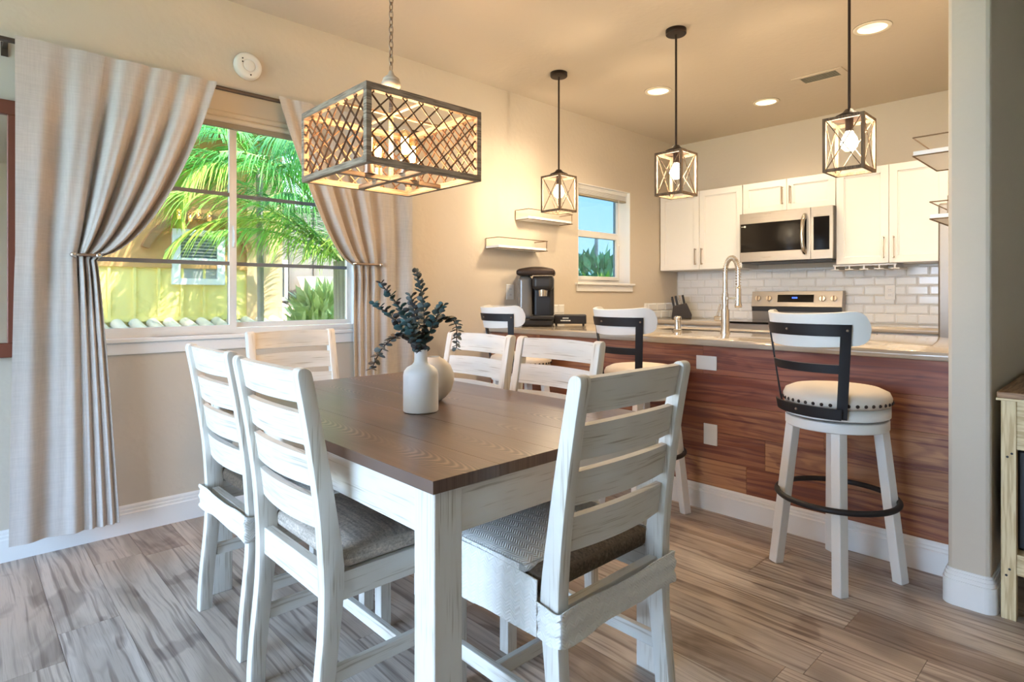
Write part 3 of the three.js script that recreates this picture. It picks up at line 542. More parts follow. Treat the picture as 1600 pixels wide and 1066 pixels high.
{
  const k = thing('knife_block', 'dark knife block with black handled knives in the corner', 'knife block', [-3.14, CH, -5.30], 0.55);
  const s = new THREE.Shape(); s.moveTo(-0.10, 0); s.lineTo(0.09, 0); s.lineTo(0.095, 0.04); s.lineTo(0.045, 0.155); s.lineTo(-0.085, 0.125); s.closePath();
  obj('block', extrude(s, 0.10, 0.006).translate(0, 0.0, -0.05), mat({ color: lin(0.025, 0.018, 0.015), roughness: 0.5 }), k);
  const R = rng(5); for (let i = 0; i < 7; i++) { const x = -0.075 + (i % 4) * 0.034, z = i < 4 ? -0.022 : 0.022, y = mix(0.125, 0.15, (x + 0.085) / 0.13); obj('knife_handle', bar([x, y - 0.01, z], [x - 0.02, y + 0.07 + R() * 0.03, z], 0.022, 0.013, 0.004), i === 6 ? M.chrome : M.black, k); }
}
{
  const c = thing('coffee_maker', 'black single-serve coffee maker with grey water tank', 'coffee maker', [-3.125, CH, -3.22], 0.72);
  c.scale.setScalar(1.06); obj('base', box(-0.11, 0.115, 0, 0.055, -0.15, 0.16, 0.02), M.black, c);
  obj('body', [box(-0.035, 0.115, 0.05, 0.36, -0.15, 0.03, 0.03), box(-0.035, 0.115, 0.25, 0.36, -0.05, 0.13, 0.035)], M.black, c);
  obj('drip_tray', box(-0.045, 0.12, 0.05, 0.075, 0.02, 0.17, 0.008), mat({ color: lin(0.02, 0.02, 0.022), roughness: 0.3 }), c);
  obj('water_tank', box(-0.14, -0.037, 0.05, 0.355, -0.14, 0.07, 0.035, 4), phys({ color: lin(0.17, 0.16, 0.15), roughness: 0.25, clearcoat: 0.6 }), c);
  obj('lid', pad(0.27, 0.045, 0.25, 0.02, 0.022, -0.01, 0.355, -0.01), M.bronze, c);
  obj('trim_band', box(-0.03, 0.11, 0.348, 0.356, 0.02, 0.134, 0.003), M.chrome, c); obj('spout', cyl(0.03, 0.035, 0.05, 0.04, 0.21, 0.08), M.chrome, c);
}
{
  const d = thing('pod_drawer', 'low black pod drawer in front of the coffee maker', 'drawer', [-2.985, CH, -3.40], 0.72);
  obj('case', box(-0.10, 0.14, 0.018, 0.085, -0.06, 0.10, 0.006), M.black, d);
  obj('drawer', box(-0.095, 0.135, 0.022, 0.078, 0.10, 0.107, 0.003), M.blackMetal, d);
  for (const x of [-0.085, 0.12]) for (const z of [-0.045, 0.085]) obj('foot', cyl(0.006, 0.008, 0.02, x, 0, z, 10), M.black, d);
  obj('lettering', [[-0.035, 0.056, 0.045], [-0.05, 0.038, 0.075]].flatMap(([x, y, w]) => { const n = 6, a = []; for (let i = 0; i < n; i++) a.push(box(x + (w / n) * i, x + (w / n) * (i + 0.7), y, y + 0.008, 0.107, 0.1075)); return a; }), M.plastic, d).userData.label = 'two lines of tiny white lettering';
}
// outlets and switch plates
function outlet(name, label, pos, turn, w, h, slots = true) {
  const o = thing(name, label, 'outlet', pos, turn);
  obj('plate', box(-w / 2, w / 2, -h / 2, h / 2, 0, 0.006, 0.003), M.plastic, o);
  if (slots) { const v = h > w; for (const s of [-1, 1]) { const r = obj('receptacle', v ? box(-0.017, 0.017, s * 0.022 - 0.014, s * 0.022 + 0.014, 0.005, 0.0085, 0.004) : box(s * 0.022 - 0.014, s * 0.022 + 0.014, -0.017, 0.017, 0.005, 0.0085, 0.004), M.vinyl, o); obj('slots', [-1, 1].map((q) => v ? box(q * 0.006 - 0.001, q * 0.006 + 0.001, s * 0.022 - 0.004, s * 0.022 + 0.005, 0.0084, 0.0088) : box(s * 0.022 - 0.004, s * 0.022 + 0.005, q * 0.006 - 0.001, q * 0.006 + 0.001, 0.0084, 0.0088)), M.black, r); } }
}
outlet('wall_outlet', 'white outlet on the beige wall beside the coffee maker', [XL, 1.17, -3.135], Math.PI / 2, 0.075, 0.118);
outlet('wall_outlet', 'white outlet on the tile backsplash right of the range', [-1.39, 1.168, ZB + 0.013], 0, 0.075, 0.118);
outlet('cover_plate', 'horizontal blank white plate high on the wood bar front', [-1.591, 0.781, -2.9365], 0, 0.118, 0.075, false);
outlet('cover_plate', 'vertical blank white plate low on the wood bar front', [-1.568, 0.402, -2.9365], 0, 0.078, 0.112, false);

// ---------------------------------------------------------------- wall shelves with wire rails
function shelf(label, x, y, z0, z1, side) { // side +1: grows toward +x from the wall at x
  const s = thing('wall_shelf', label, 'shelf', [x, y, 0], 0, 'white shelves with gold wire rails'), d = 0.15 * side, X = (a) => a * side;
  obj('board', box(Math.min(X(0.002), d), Math.max(X(0.002), d), -0.012, 0.006, z0, z1, 0.002), M.trim, s);
  obj('wire_rail', [...polyTube([[X(0.006), -0.014, z1], [d, -0.014, z1], [d, -0.014, z0], [X(0.006), -0.014, z0]], 0.003), ...polyTube([[X(0.006), 0.062, z1], [d, 0.062, z1], [d, 0.062, z0], [X(0.006), 0.062, z0]], 0.003), ...polyTube([[X(0.006), -0.014, z1], [X(0.006), 0.062, z1]], 0.003), ...polyTube([[d, -0.014, mix(z0, z1, 0.02)], [d, 0.062, mix(z0, z1, 0.02)]], 0.003)], mat({ color: lin(0.17, 0.10, 0.05), roughness: 0.35, metalness: 0.8 }), s).userData.label = 'thin bronze wire rail';
}
shelf('upper white wire-rail shelf on the wall left of the kitchen window', XL, 1.742, -3.70, -3.19, 1);
shelf('lower white wire-rail shelf above the coffee maker', XL, 1.505, -3.40, -2.885, 1);
shelf('upper white wire-rail shelf beside the wall end', -0.493, 1.728, -3.30, -2.885, -1);
shelf('lower white wire-rail shelf above the refrigerator edge', -0.493, 1.495, -3.62, -3.17, -1);
{
  const j = thing('spice_tin', 'small steel tin with dark cap on the lower right shelf', 'tin', [-0.565, 1.502, -3.245]);
  obj('body', cyl(0.028, 0.028, 0.085, 0, 0, 0, 24), M.steel, j); obj('cap', cyl(0.02, 0.02, 0.04, 0, 0.085, 0, 20), M.black, j);
}

// ---------------------------------------------------------------- ceiling fixtures
for (const [i, [x, z]] of DOWN.entries()) {
  const d = thing('downlight', ['round recessed downlight nearest the wall end', 'round recessed downlight nearest the window wall', 'round recessed downlight near the kitchen cabinets', 'recessed downlight above the refrigerator'][i], 'ceiling light', [x, CEIL, z], 0, 'recessed downlights');
  obj('trim_ring', lathe([[0.076, 0.002], [0.076, -0.006], [0.098, -0.005], [0.102, 0.0], [0.076, 0.0005]], 40), mat({ color: lin(0.80, 0.74, 0.60), roughness: 0.5 }), d);
  obj('baffle', lathe([[0.077, 0.0], [0.060, 0.07]], 40), mat({ color: lin(0.82, 0.76, 0.62), roughness: 0.5 }), d);
  obj('lens', cyl(0.060, 0.060, 0.008, 0, 0.062, 0, 32), M.lens, d);
  const l = new THREE.SpotLight(WARM, 9.5 * LAMP, 0, 1.2, 0.6, 2); l.position.set(x, CEIL + 0.058, z); l.target.position.set(x, 0, z); l.castShadow = true; l.shadow.radius = 2.5; scene.add(l, l.target);
}
{
  const v = thing('air_vent', 'small white rectangular air vent in the ceiling', 'vent', [-1.575, CEIL, -4.53]);
  obj('frame', [box(-0.17, 0.17, -0.008, 0, 0.065, 0.095, 0.003), box(-0.17, 0.17, -0.008, 0, -0.095, -0.065, 0.003), box(-0.17, -0.12, -0.008, 0, -0.07, 0.07, 0.003), box(0.12, 0.17, -0.008, 0, -0.07, 0.07, 0.003)], M.ceiling, v);
  obj('duct_face', box(-0.125, 0.125, -0.002, -0.0005, -0.07, 0.07), mat({ color: lin(0.10, 0.09, 0.06), roughness: 0.9 }), v);
  for (let k = 0; k < 7; k++) obj('louver', T(box(-0.122, 0.122, -0.001, 0.001, -0.006, 0.006), 0, -0.005, -0.054 + k * 0.018, 0.6), mat({ color: lin(0.36, 0.33, 0.26), roughness: 0.6 }), v);
}
function pendant(x, label) {
  const z = -3.12, p = thing('pendant_light', label, 'pendant light', [x, 0, z], 0, 'lantern pendants over the breakfast bar'), s = 0.083, b = 1.728, t = 1.985, w = 0.015;
  obj('canopy', lathe([[0, CEIL - 0.03], [0.056, CEIL - 0.03], [0.06, CEIL - 0.025], [0.06, CEIL], [0, CEIL]], 32), M.bronze, p);
  obj('rod', cyl(0.0065, 0.0065, CEIL - 0.03 - 2.02, 0, 2.02, 0, 10), M.bronze, p);
  obj('cap', [lathe([[0, 2.035], [0.018, 2.03], [0.03, 2.015], [0.062, 2.0], [0.07, 1.985], [0, 1.985]], 24), cyl(0.018, 0.018, 0.06, 0, 1.925, 0, 16)], M.bronze, p);
  const fr = [];
  for (const i of [-1, 1]) for (const j of [-1, 1]) fr.push(box(i * s - w / 2, i * s + w / 2, b, t, j * s - w / 2, j * s + w / 2, 0.002, 1));
  const k = w / 2 - 0.0006, e = s - w / 2 + 0.001; for (const y of [b + w / 2, t - w / 2]) for (const i of [-1, 1]) fr.push(box(-e, e, y - k, y + k, i * s - k, i * s + k), box(i * s - k, i * s + k, y - k, y + k, -e, e));
  obj('frame', fr, M.pendantWood, p, 'y').userData.label = 'weathered grey wood-tone frame';
  for (const i of [-1, 1]) for (const q of [[[-1, b, i], [1, t, i]], [[-1, t, i], [1, b, i]], [[i, b, -1], [i, t, 1]], [[i, t, -1], [i, b, 1]]]) obj('cross_bar', bar([q[0][0] * s, q[0][1], q[0][2] * s], [q[1][0] * s, q[1][1], q[1][2] * s], 0.004), M.pendantWood, p);
  const y = 1.875; obj('bulb', lathe([[0, -0.045], [0.02, -0.041], [0.034, -0.025], [0.038, -0.005], [0.033, 0.018], [0.02, 0.04], [0.014, 0.055], [0, 0.055]], 24).translate(0, y, 0), M.bulb, p);
  lamp(x, y, z, WARM, 3.0, 0.035);
}
pendant(-2.82, 'lantern pendant nearest the kitchen window'); pendant(-1.887, 'middle lantern pendant over the bar'); pendant(-0.954, 'lantern pendant nearest the wall end');
{
  const cx = -2.055, cz = -1.277, s = 0.245, y0 = 1.593, y1 = 1.87, c = thing('chandelier', 'square lattice cage chandelier with four glowing bulbs over the table', 'chandelier', [cx, 0, cz]), w = 0.022;
  const fr = []; for (const i of [-1, 1]) for (const j of [-1, 1]) fr.push(box(i * s - w / 2, i * s + w / 2, y0, y1, j * s - w / 2, j * s + w / 2, 0.002, 1));
  for (const [y, hh] of [[y0 + 0.012, 0.012], [y1 - 0.013, 0.013]]) for (const i of [-1, 1]) { const k = w / 2 - 0.0006, e = s - w / 2 + 0.001, q = hh - 0.0006; fr.push(box(-e, e, y - q, y + q, i * s - k, i * s + k), box(i * s - k, i * s + k, y - q, y + q, -e, e)); }
  obj('frame', fr, M.greyWood, c, 'x').userData.label = 'weathered grey-brown cage frame';
  obj('cross_beam', [box(-s, s, y0 + 0.002, y0 + 0.02, -0.014, 0.014), box(-0.014, 0.014, y0 + 0.003, y0 + 0.019, -s, s)], M.greyWood, c);
  const ya = y0 + 0.024, yb = y1 - 0.026, H = yb - ya, W = 2 * s - w, step = 0.068; // diagonal strips clipped to each face
  for (const [ax, sgn] of [['x', -1], ['x', 1], ['z', -1], ['z', 1]]) for (const dir of [1, -1]) for (let o = -H; o < W; o += step) {
    let a0 = o, a1 = o + H * 1.0, q0 = 0, q1 = H; if (a0 < 0) { q0 = -a0; a0 = 0; } if (a1 > W) { q1 = H - (a1 - W); a1 = W; } if (a1 - a0 < 0.01) continue;
    const A = [a0 - W / 2, ya + (dir > 0 ? q0 : H - q0)], B = [a1 - W / 2, ya + (dir > 0 ? q1 : H - q1)], off = sgn * (s + dir * 0.0015);
    obj('lattice_strip', bar(ax === 'x' ? [A[0], A[1], off] : [off, A[1], A[0]], ax === 'x' ? [B[0], B[1], off] : [off, B[1], B[0]], 0.005, 0.005), M.lattice, c, null);
  }
  obj('stem', [cyl(0.009, 0.009, y1 + 0.02 - y0, 0, y0, 0, 12)], M.greyWood, c);
  obj('top_stem', cyl(0.008, 0.008, 0.12, 0, y1 - 0.01, 0, 12), M.greyWood, c);
  obj('hub', lathe([[0, y1 + 0.095], [0.030, y1 + 0.097], [0.038, y1 + 0.106], [0.038, y1 + 0.120], [0.030, y1 + 0.124], [0.034, y1 + 0.128], [0.032, y1 + 0.136], [0.014, y1 + 0.150], [0.007, y1 + 0.168], [0, y1 + 0.170]], 28), mat({ color: lin(0.55, 0.48, 0.40), roughness: 0.6 }), c);
  obj('top_beam', [box(-s, s, y1 - 0.012, y1 - 0.004, -0.008, 0.008), box(-0.008, 0.008, y1 - 0.0125, y1 - 0.0045, -s, s)], M.greyWood, c);
  const n = Math.ceil((CEIL - y1 - 0.18) / 0.030); for (let k = 0; k < n; k++) { const l = new THREE.TorusGeometry(0.011, 0.0026, 6, 14); l.scale(0.75, 1.75, 1); obj('chain_link', T(l, 0, y1 + 0.182 + k * 0.030, 0, 0, k % 2 ? Math.PI / 2 : 0.1), M.nickel, c, null); }
  obj('ceiling_canopy', lathe([[0, CEIL - 0.025], [0.06, CEIL - 0.02], [0.065, CEIL], [0, CEIL]], 28), M.greyWood, c);
  for (const [i, j] of [[-1, 0], [1, 0], [0, -1], [0, 1]]) {
    const x = i * 0.10, z = j * 0.10, sock = obj('candle_socket', [cyl(0.020, 0.020, 0.05, x, y0 + 0.02, z, 16), cyl(0.026, 0.026, 0.006, x, y0 + 0.018, z, 16)], M.nickel, c);
    const by = y0 + 0.07, bulb = obj('bulb', lathe([[0.013, 0], [0.015, 0.012], [0.024, 0.04], [0.031, 0.065], [0.031, 0.085], [0.022, 0.108], [0.008, 0.118], [0, 0.119]], 24).translate(x, by, z), M.amberGlass, c);
    obj('filament', [...Array(6)].map((_, k) => { const a = (k / 6) * Math.PI * 2, b = a + 0.5; return bar([x + 0.009 * Math.cos(a), by + 0.025, z + 0.009 * Math.sin(a)], [x + 0.012 * Math.cos(b), by + 0.09, z + 0.012 * Math.sin(b)], 0.006); }), M.filament, bulb);
    lamp(cx + x, by + 0.06, cz + z, WARM2, 0.85, 0.012);
  }
}

// ---------------------------------------------------------------- dining table and chairs
{
  const x0 = -2.505, x1 = -0.982, z0 = -1.622, z1 = -0.708, t = thing('dining_table', 'whitewashed dining table with dark brown plank top', 'table', [0, 0, 0]), n = 5, w = (z1 - z0) / n;
  for (let k = 0; k < n; k++) {
    const g = new RoundedBoxGeometry(x1 - x0, 0.028, w - 0.0002, 1, 0.0012), p = g.attributes.position, uv = g.attributes.uv;
    for (let i = 0; i < p.count; i++) uv.setXY(i, p.getX(i) / (x1 - x0) + 0.5, p.getZ(i) / w + 0.5);
    const b = new THREE.Mesh(g, M.tabletop[k % 3]); b.castShadow = b.receiveShadow = true; b.name = 'top_board'; b.position.set((x0 + x1) / 2, 0.748, z0 + w * (k + 0.5)); if (k > 2) b.rotation.y = Math.PI; t.add(b);
  }
  const L = 0.074, o = 0.012;
  for (const x of [x0 + o, x1 - o - L]) for (const z of [z0 + o, z1 - o - L]) obj('leg', box(x, x + L, 0, 0.733, z, z + L, 0.004), M.wash, t, 'y');
  obj('apron', box(x0 + o + L, x1 - o - L, 0.632, 0.733, z1 - o - 0.03, z1 - o - 0.006), M.wash, t, 'x'); obj('apron', box(x0 + o + L, x1 - o - L, 0.632, 0.733, z0 + o + 0.006, z0 + o + 0.03), M.wash, t, 'x');
  obj('apron', box(x0 + o + 0.006, x0 + o + 0.03, 0.632, 0.733, z0 + o + L, z1 - o - L), M.wash, t, 'z'); obj('apron', box(x1 - o - 0.03, x1 - o - 0.006, 0.632, 0.733, z0 + o + L, z1 - o - L), M.wash, t, 'z');
}
const postZ = (y) => (y < 0.45 ? mix(0.222, 0.19, smooth(0, 0.45, y)) : 0.19 + 0.078 * Math.pow((y - 0.45) / 0.518, 1.35)); // centre line of the rear posts
function chair(label, seat, pos, turn) { // faces local -z
  const c = thing('dining_chair', label, 'chair', pos, turn, 'ladder-back dining chairs'), hw = 0.205;
  for (const s of [-1, 1]) {
    const sh = new THREE.Shape(), N = 22, half = (y) => 0.022 + 0.006 * Math.exp(-(((y - 0.46) / 0.12) ** 2)) - 0.003 * smooth(0.6, 0.95, y);
    const L = [], R = []; for (let k = 0; k <= N; k++) { const y = (k / N) * 0.945; L.push([postZ(y) - half(y), y]); R.push([postZ(y) + half(y), y]); }
    sh.moveTo(...L[0]); for (const p of L.slice(1)) sh.lineTo(...p); sh.quadraticCurveTo(L[N][0] + 0.003, 0.968, postZ(0.968), 0.968); sh.quadraticCurveTo(R[N][0] + 0.003, 0.968, ...R[N]); for (const p of R.reverse().slice(1)) sh.lineTo(...p); sh.closePath();
    const w = 0.036; obj('rear_post', toCreasedNormals(T(extrude(sh, w - 0.008, 0.004, 2, 6), 0, 0, 0, 0, -Math.PI / 2).translate(s * hw + w / 2 - 0.004, 0, 0), 0.5), M.wash, c, 'y');
    obj('front_leg', box(s * hw - 0.02, s * hw + 0.02, 0, 0.455, -0.222, -0.182, 0.003), M.wash, c, 'y');
    obj('side_rail', box(s * hw - 0.012, s * hw + 0.012, 0.385, 0.455, -0.182, 0.165, 0.002), M.wash, c, 'z');
    obj('side_stretcher', box(s * hw - 0.009, s * hw + 0.009, 0.185, 0.225, -0.183, 0.183, 0.002), M.wash, c, 'z');
  }
  obj('front_rail', box(-hw + 0.02, hw - 0.02, 0.385, 0.455, -0.214, -0.190, 0.002), M.wash, c, 'x'); obj('back_rail', box(-hw + 0.018, hw - 0.018, 0.385, seat === 'bare' ? 0.462 : 0.44, 0.178, 0.204, 0.002), M.wash, c, 'x');
  obj('cross_stretcher', box(-hw + 0.009, hw - 0.009, 0.187, 0.223, -0.02, -0.002, 0.002), M.wash, c, 'x');
  for (const [a, b] of [[0.882, 0.960], [0.775, 0.853], [0.670, 0.748], [0.562, 0.642]]) obj('slat', plate((u, v) => { const y = mix(a, b, v), x = mix(-hw + 0.012, hw - 0.012, u); return [x, y + 0.004 * Math.sin(Math.PI * u) * (v > 0.5 ? 1 : 0), postZ(y) + 0.022 * (1 - (x / hw) ** 2) - 0.006]; }, 14, 4, 0.016), M.wash, c, 'x');
  const cushion = (m) => obj('seat_cushion', pad(0.424, 0.055, 0.385, 0.024, 0.016, 0, 0.452, -0.025), m, c);
  if (seat === 'bare') cushion(M.tweed);
  else {
    const k = cushion(M.taupe); if (k) k.userData.label = 'taupe cushion under the cover';
    // fitted slipcover: top, skirt on front and sides, bunched band round the back
    const R = rng(pos[0] * 1000 | 0), hem = (u) => 0.372 + 0.002 * Math.sin(u * 23) + 0.001 * Math.sin(u * 57 + 2);
    const pts = [[-0.232, 0.162], [-0.236, -0.05], [-0.232, -0.235], [-0.05, -0.243], [0.05, -0.243], [0.232, -0.235], [0.236, -0.05], [0.232, 0.162]].map((p) => new THREE.Vector3(p[0], 0, p[1])), line = new THREE.CatmullRomCurve3(pts, false, 'catmullrom', 0.15);
    const edge = (u) => { const p = line.getPoint(u); return [p.x, p.z]; };
    obj('slipcover', [plate((u, v) => { const [x, z] = edge(u), y = mix(hem(u), 0.508 - 0.012 * smooth(0.12, 0, Math.min(u, 1 - u)), v), f = 1 - 0.035 * smooth(0.75, 1, v) ** 2; return [x * f, y, z * f]; }, 80, 8, 0.003),
      pad(0.452, 0.030, 0.355, 0.0145, 0.018, 0, 0.4905, -0.060, 18)], M.cover, c).userData.label = 'white textured seat slipcover';
    const band = [[-0.225, 0.11], [-0.231, 0.20], [-0.226, 0.233], [-0.10, 0.230], [0.10, 0.230], [0.226, 0.233], [0.231, 0.20], [0.225, 0.11]].map((p) => new THREE.Vector3(p[0], 0, p[1])), bl = new THREE.CatmullRomCurve3(band, false, 'catmullrom', 0.2);
    obj('cover_band', plate((u, v) => { const p = bl.getPoint(u), y = mix(0.372 + 0.003 * Math.sin(u * 31), 0.450 + 0.004 * Math.sin(u * 19 + 1), v), k = 1 + (0.009 * Math.sin(v * 13 + u * 7 + Math.sin(u * 11)) + 0.003 * Math.sin(v * 29 - u * 17)); return [p.x * k, y, p.z * k]; }, 90, 24, 0.003), M.cover, c).userData.label = 'bunched white cover band';
  }
  return c;
}
chair('ladder-back chair without seat cover, beside the front table leg', 'bare', [-1.568, 0, -0.868], 0);
chair('ladder-back chair with white cover, leftmost on the near side of the table', 'cover', [-2.135, 0, -0.893], 0);
chair('ladder-back chair with white cover and taupe cushion at the near end of the table', 'cover', [-1.09, 0, -1.185], Math.PI / 2);
chair('ladder-back chair at the far end of the table against the window', 'bare', [-2.66, 0, -1.243], -Math.PI / 2);
chair('ladder-back chair on the far side of the table right behind the vases', 'bare', [-2.085, 0, -1.502], Math.PI);
chair('ladder-back chair with white cover on the far side, closest to the breakfast bar', 'cover', [-1.598, 0, -1.502], Math.PI);

// ---------------------------------------------------------------- vases and eucalyptus
const VX = -1.576 - 0.035, VZ = -1.083 - 0.03, VY = 0.7621;
tag(obj('bottle_vase', lathe([[0, 0.0], [0.054, 0], [0.057, 0.004], [0.057, 0.118], [0.054, 0.132], [0.044, 0.144], [0.029, 0.152], [0.0225, 0.160], [0.021, 0.172], [0.021, 0.196], [0.0225, 0.201], [0.019, 0.202], [0.0165, 0.196], [0.0165, 0.165], [0.04, 0.135], [0.05, 0.12], [0.05, 0.01], [0, 0.008]], 48).translate(VX, VY, VZ), M.ceramic, scene, null), 'tall white bottle vase holding eucalyptus', 'vase');
tag(obj('round_vase', lathe([[0, 0], [0.03, 0], [0.045, 0.01], [0.066, 0.034], [0.077, 0.068], [0.076, 0.095], [0.064, 0.126], [0.044, 0.146], [0.028, 0.153], [0.026, 0.157], [0.023, 0.156], [0.024, 0.150], [0.05, 0.13], [0.068, 0.09], [0.06, 0.04], [0.03, 0.012], [0, 0.01]], 48).translate(-1.752, VY, -1.262), M.ceramicBeige, scene, null), 'round beige vase behind the white bottle', 'vase');
{
  const leafM = [lin(0.075, 0.105, 0.105), lin(0.12, 0.14, 0.135), lin(0.06, 0.06, 0.062), lin(0.05, 0.12, 0.13)].map((c) => mat({ color: c, roughness: 0.6 })), stemM = mat({ color: lin(0.07, 0.05, 0.045), roughness: 0.7 });
  const rx = Math.cos(YAW), rz = -Math.sin(YAW), fx = -Math.sin(YAW), fz = -Math.cos(YAW), R = rng(77);
  const W = (r, y, d) => new THREE.Vector3(VX + r * rx + d * fx, VY + y, VZ + r * rz + d * fz); // r to the right, d away
  const stems = [
    [[[0, 0.19, 0], [0.008, 0.29, 0.02], [-0.004, 0.39, 0.04], [-0.022, 0.455, 0.05]], 'tallest upright eucalyptus stem in the white vase', 0],
    [[[0, 0.19, 0], [-0.03, 0.28, -0.03], [-0.06, 0.34, -0.05], [-0.115, 0.415, -0.07]], 'eucalyptus stem leaning up to the left', 2],
    [[[0, 0.19, 0], [-0.06, 0.26, 0.02], [-0.105, 0.31, 0.03], [-0.155, 0.35, 0.02]], 'eucalyptus stem reaching furthest left', 2],
    [[[0, 0.19, 0], [-0.05, 0.25, -0.05], [-0.10, 0.22, -0.09], [-0.137, 0.15, -0.10]], 'eucalyptus stem drooping to the left', 1],
    [[[0, 0.19, 0], [0.03, 0.26, 0.0], [0.055, 0.315, 0.0], [0.075, 0.345, -0.01]], 'bushy eucalyptus stem leaning right', 3],
    [[[0, 0.19, 0], [0.06, 0.30, 0.04], [0.105, 0.29, 0.05], [0.112, 0.20, 0.05]], 'eucalyptus stem drooping to the right over the chair', 0],
    [[[0, 0.19, 0], [-0.02, 0.27, 0.05], [-0.035, 0.33, 0.07], [-0.045, 0.375, 0.08]], 'short eucalyptus stem left of the tallest one', 1],
    [[[0, 0.19, 0], [-0.01, 0.23, -0.04], [-0.02, 0.26, -0.06], [-0.035, 0.29, -0.07]], 'short bushy eucalyptus stem at the vase mouth', 3],
  ];
  const leaf = new THREE.SphereGeometry(1, 8, 5); leaf.scale(1, 0.10, 0.85); { const p = leaf.attributes.position; for (let i = 0; i < p.count; i++) p.setY(i, p.getY(i) + 0.28 * p.getZ(i) ** 2); leaf.computeVertexNormals(); }
  for (const [pts, label, tone] of stems) {
    const g = thing('eucalyptus_stem', label, 'plant stem', [VX, VY + 0.15, VZ], 0, 'eucalyptus stems'), V = pts.map((p) => W(...p).sub(g.position)); V.unshift(new THREE.Vector3(0, 0, 0));
    const cv = new THREE.CatmullRomCurve3(V), len = cv.getLength(), n = Math.round(len / 0.0100), L = [[], []];
    obj('stem', new THREE.TubeGeometry(cv, 40, 0.0018, 6), stemM, g, null);
    for (let k = 7; k <= n; k++) {
      const t = k / n, p = cv.getPoint(t), tan = cv.getTangent(t), a0 = k * 1.45 + R() * 0.5, size = (0.0140 + 0.005 * R()) * (1.05 - 0.4 * t);
      for (const s of [0, Math.PI]) {
        const out = new THREE.Vector3(Math.cos(a0 + s), 0.15, Math.sin(a0 + s)).addScaledVector(tan, 0.45).normalize(), q = new THREE.Quaternion().setFromUnitVectors(new THREE.Vector3(1, 0, 0), out), e = new THREE.Quaternion().setFromAxisAngle(out, (R() - 0.5) * 1.6);
        const m = new THREE.Matrix4().compose(p.clone().addScaledVector(out, size * 1.1), e.multiply(q), new THREE.Vector3(size, size, size)); L[R() < 0.5 ? 0 : 1].push(leaf.clone().applyMatrix4(m));
      }
    }
    L.forEach((l, i) => { if (l.length) obj('leaves', l, leafM[(tone + i) % 4], g, null); });
  }
}

// ---------------------------------------------------------------- bar stools
function stool(label, x, z, turn) { // backrest toward local +z
  const s = thing('bar_stool', label, 'bar stool', [x, 0, z], turn, 'white swivel bar stools'), RB = 0.245, C = -0.055;
  const on = (phi, y, r) => [r * Math.sin(phi), y, C + r * Math.cos(phi) + (y - 0.69) * 0.20];
  for (const i of [-1, 1]) for (const j of [-1, 1]) {
    const pts = [[i * 0.160, 0, j * 0.160], [i * 0.112, 0.612, j * 0.112]];
    obj('leg', bar(pts[0], pts[1], 0.042, 0.042, 0.004).translate(0, 0.0, 0), M.stoolWhite, s, 'y');
  }
  obj('foot_ring', T(new THREE.TorusGeometry(0.222, 0.0115, 12, 64), 0, 0.318, 0, Math.PI / 2), M.blackMetal, s);
  obj('leg_bolts', [-1, 1].flatMap((i) => [-1, 1].map((j) => new THREE.SphereGeometry(0.006, 8, 6).translate(i * 0.117 + i * 0.02, 0.36, j * 0.117 + j * 0.02))), M.blackMetal, s);
  obj('swivel_plate', box(-0.08, 0.08, 0.645, 0.653, -0.08, 0.08), M.blackMetal, s);
  obj('base_ring', lathe([[0, 0.605], [0.186, 0.605], [0.190, 0.609], [0.190, 0.641], [0.186, 0.645], [0, 0.645]], 56), M.stoolWhite, s);
  obj('seat_ring', lathe([[0, 0.653], [0.190, 0.653], [0.194, 0.657], [0.194, 0.698], [0, 0.70]], 56), M.stoolWhite, s);
  obj('seat_cushion', lathe([[0, 0.698], [0.190, 0.698], [0.198, 0.712], [0.199, 0.732], [0.190, 0.752], [0.16, 0.766], [0.10, 0.774], [0, 0.777]], 56), M.leather, s);
  obj('nailheads', [...Array(40)].map((_, k) => { const a = (k / 40) * Math.PI * 2; return new THREE.SphereGeometry(0.0072, 10, 6).translate(0.197 * Math.sin(a), 0.716, 0.197 * Math.cos(a)); }), M.bronze, s).userData.label = 'ring of dark nailheads';
  const bf = [], flare = (y) => mix(0.64, 0.90, (y - 0.664) / 0.366), A = 0.90, w = 0.075, strip = (y0, y1, n, r = RB, th = 0.006) => plate((u, v) => { const y = mix(y0, y1, v); return on(mix(-1, 1, u) * flare(y), y, r); }, n, 2, th), post = (s) => plate((u, v) => { const y = mix(0.664, 1.030, v); return on(s * flare(y) + mix(-w, w, u), y, RB); }, 3, 8, 0.006);
  bf.push(strip(0.664, 0.706, 20, 0.262), strip(0.842, 0.876, 20), strip(0.985, 1.030, 20), post(-1), post(1));
  obj('back_frame', bf, M.blackMetal, s).userData.label = 'black metal back frame';
  obj('frame_bolts', [[0, 0.686, 0.268], [0, 1.008, 0.25], [-A, 1.008, 0.25], [A, 1.008, 0.25]].map(([p, y, r]) => new THREE.SphereGeometry(0.005, 8, 6).translate(...on(p, y, r))), M.nickel, s);
  const PH = 1.26; obj('back_panel', plate((u, v) => { const q = 2 * u - 1, end = Math.sqrt(Math.max(0, 1 - Math.max(0, (Math.abs(q) - 0.80) / 0.20) ** 2)), mid = 1.010 - 0.006 * (1 - q * q), h = 0.064 * (0.15 + 0.85 * end); return on(q * PH, mid + (v * 2 - 1) * h + 0.012 * q * q, RB - 0.014); }, 60, 8, 0.020), M.stoolWhite, s).userData.label = 'curved white top rail';
  return s;
}
stool('white bar stool nearest the wall end', -0.862, -2.655, -0.41);
stool('middle white bar stool, partly behind the near end chair', -1.835, -2.69, -0.30);
stool('white bar stool nearest the coffee maker', -2.745, -2.67, -0.30);

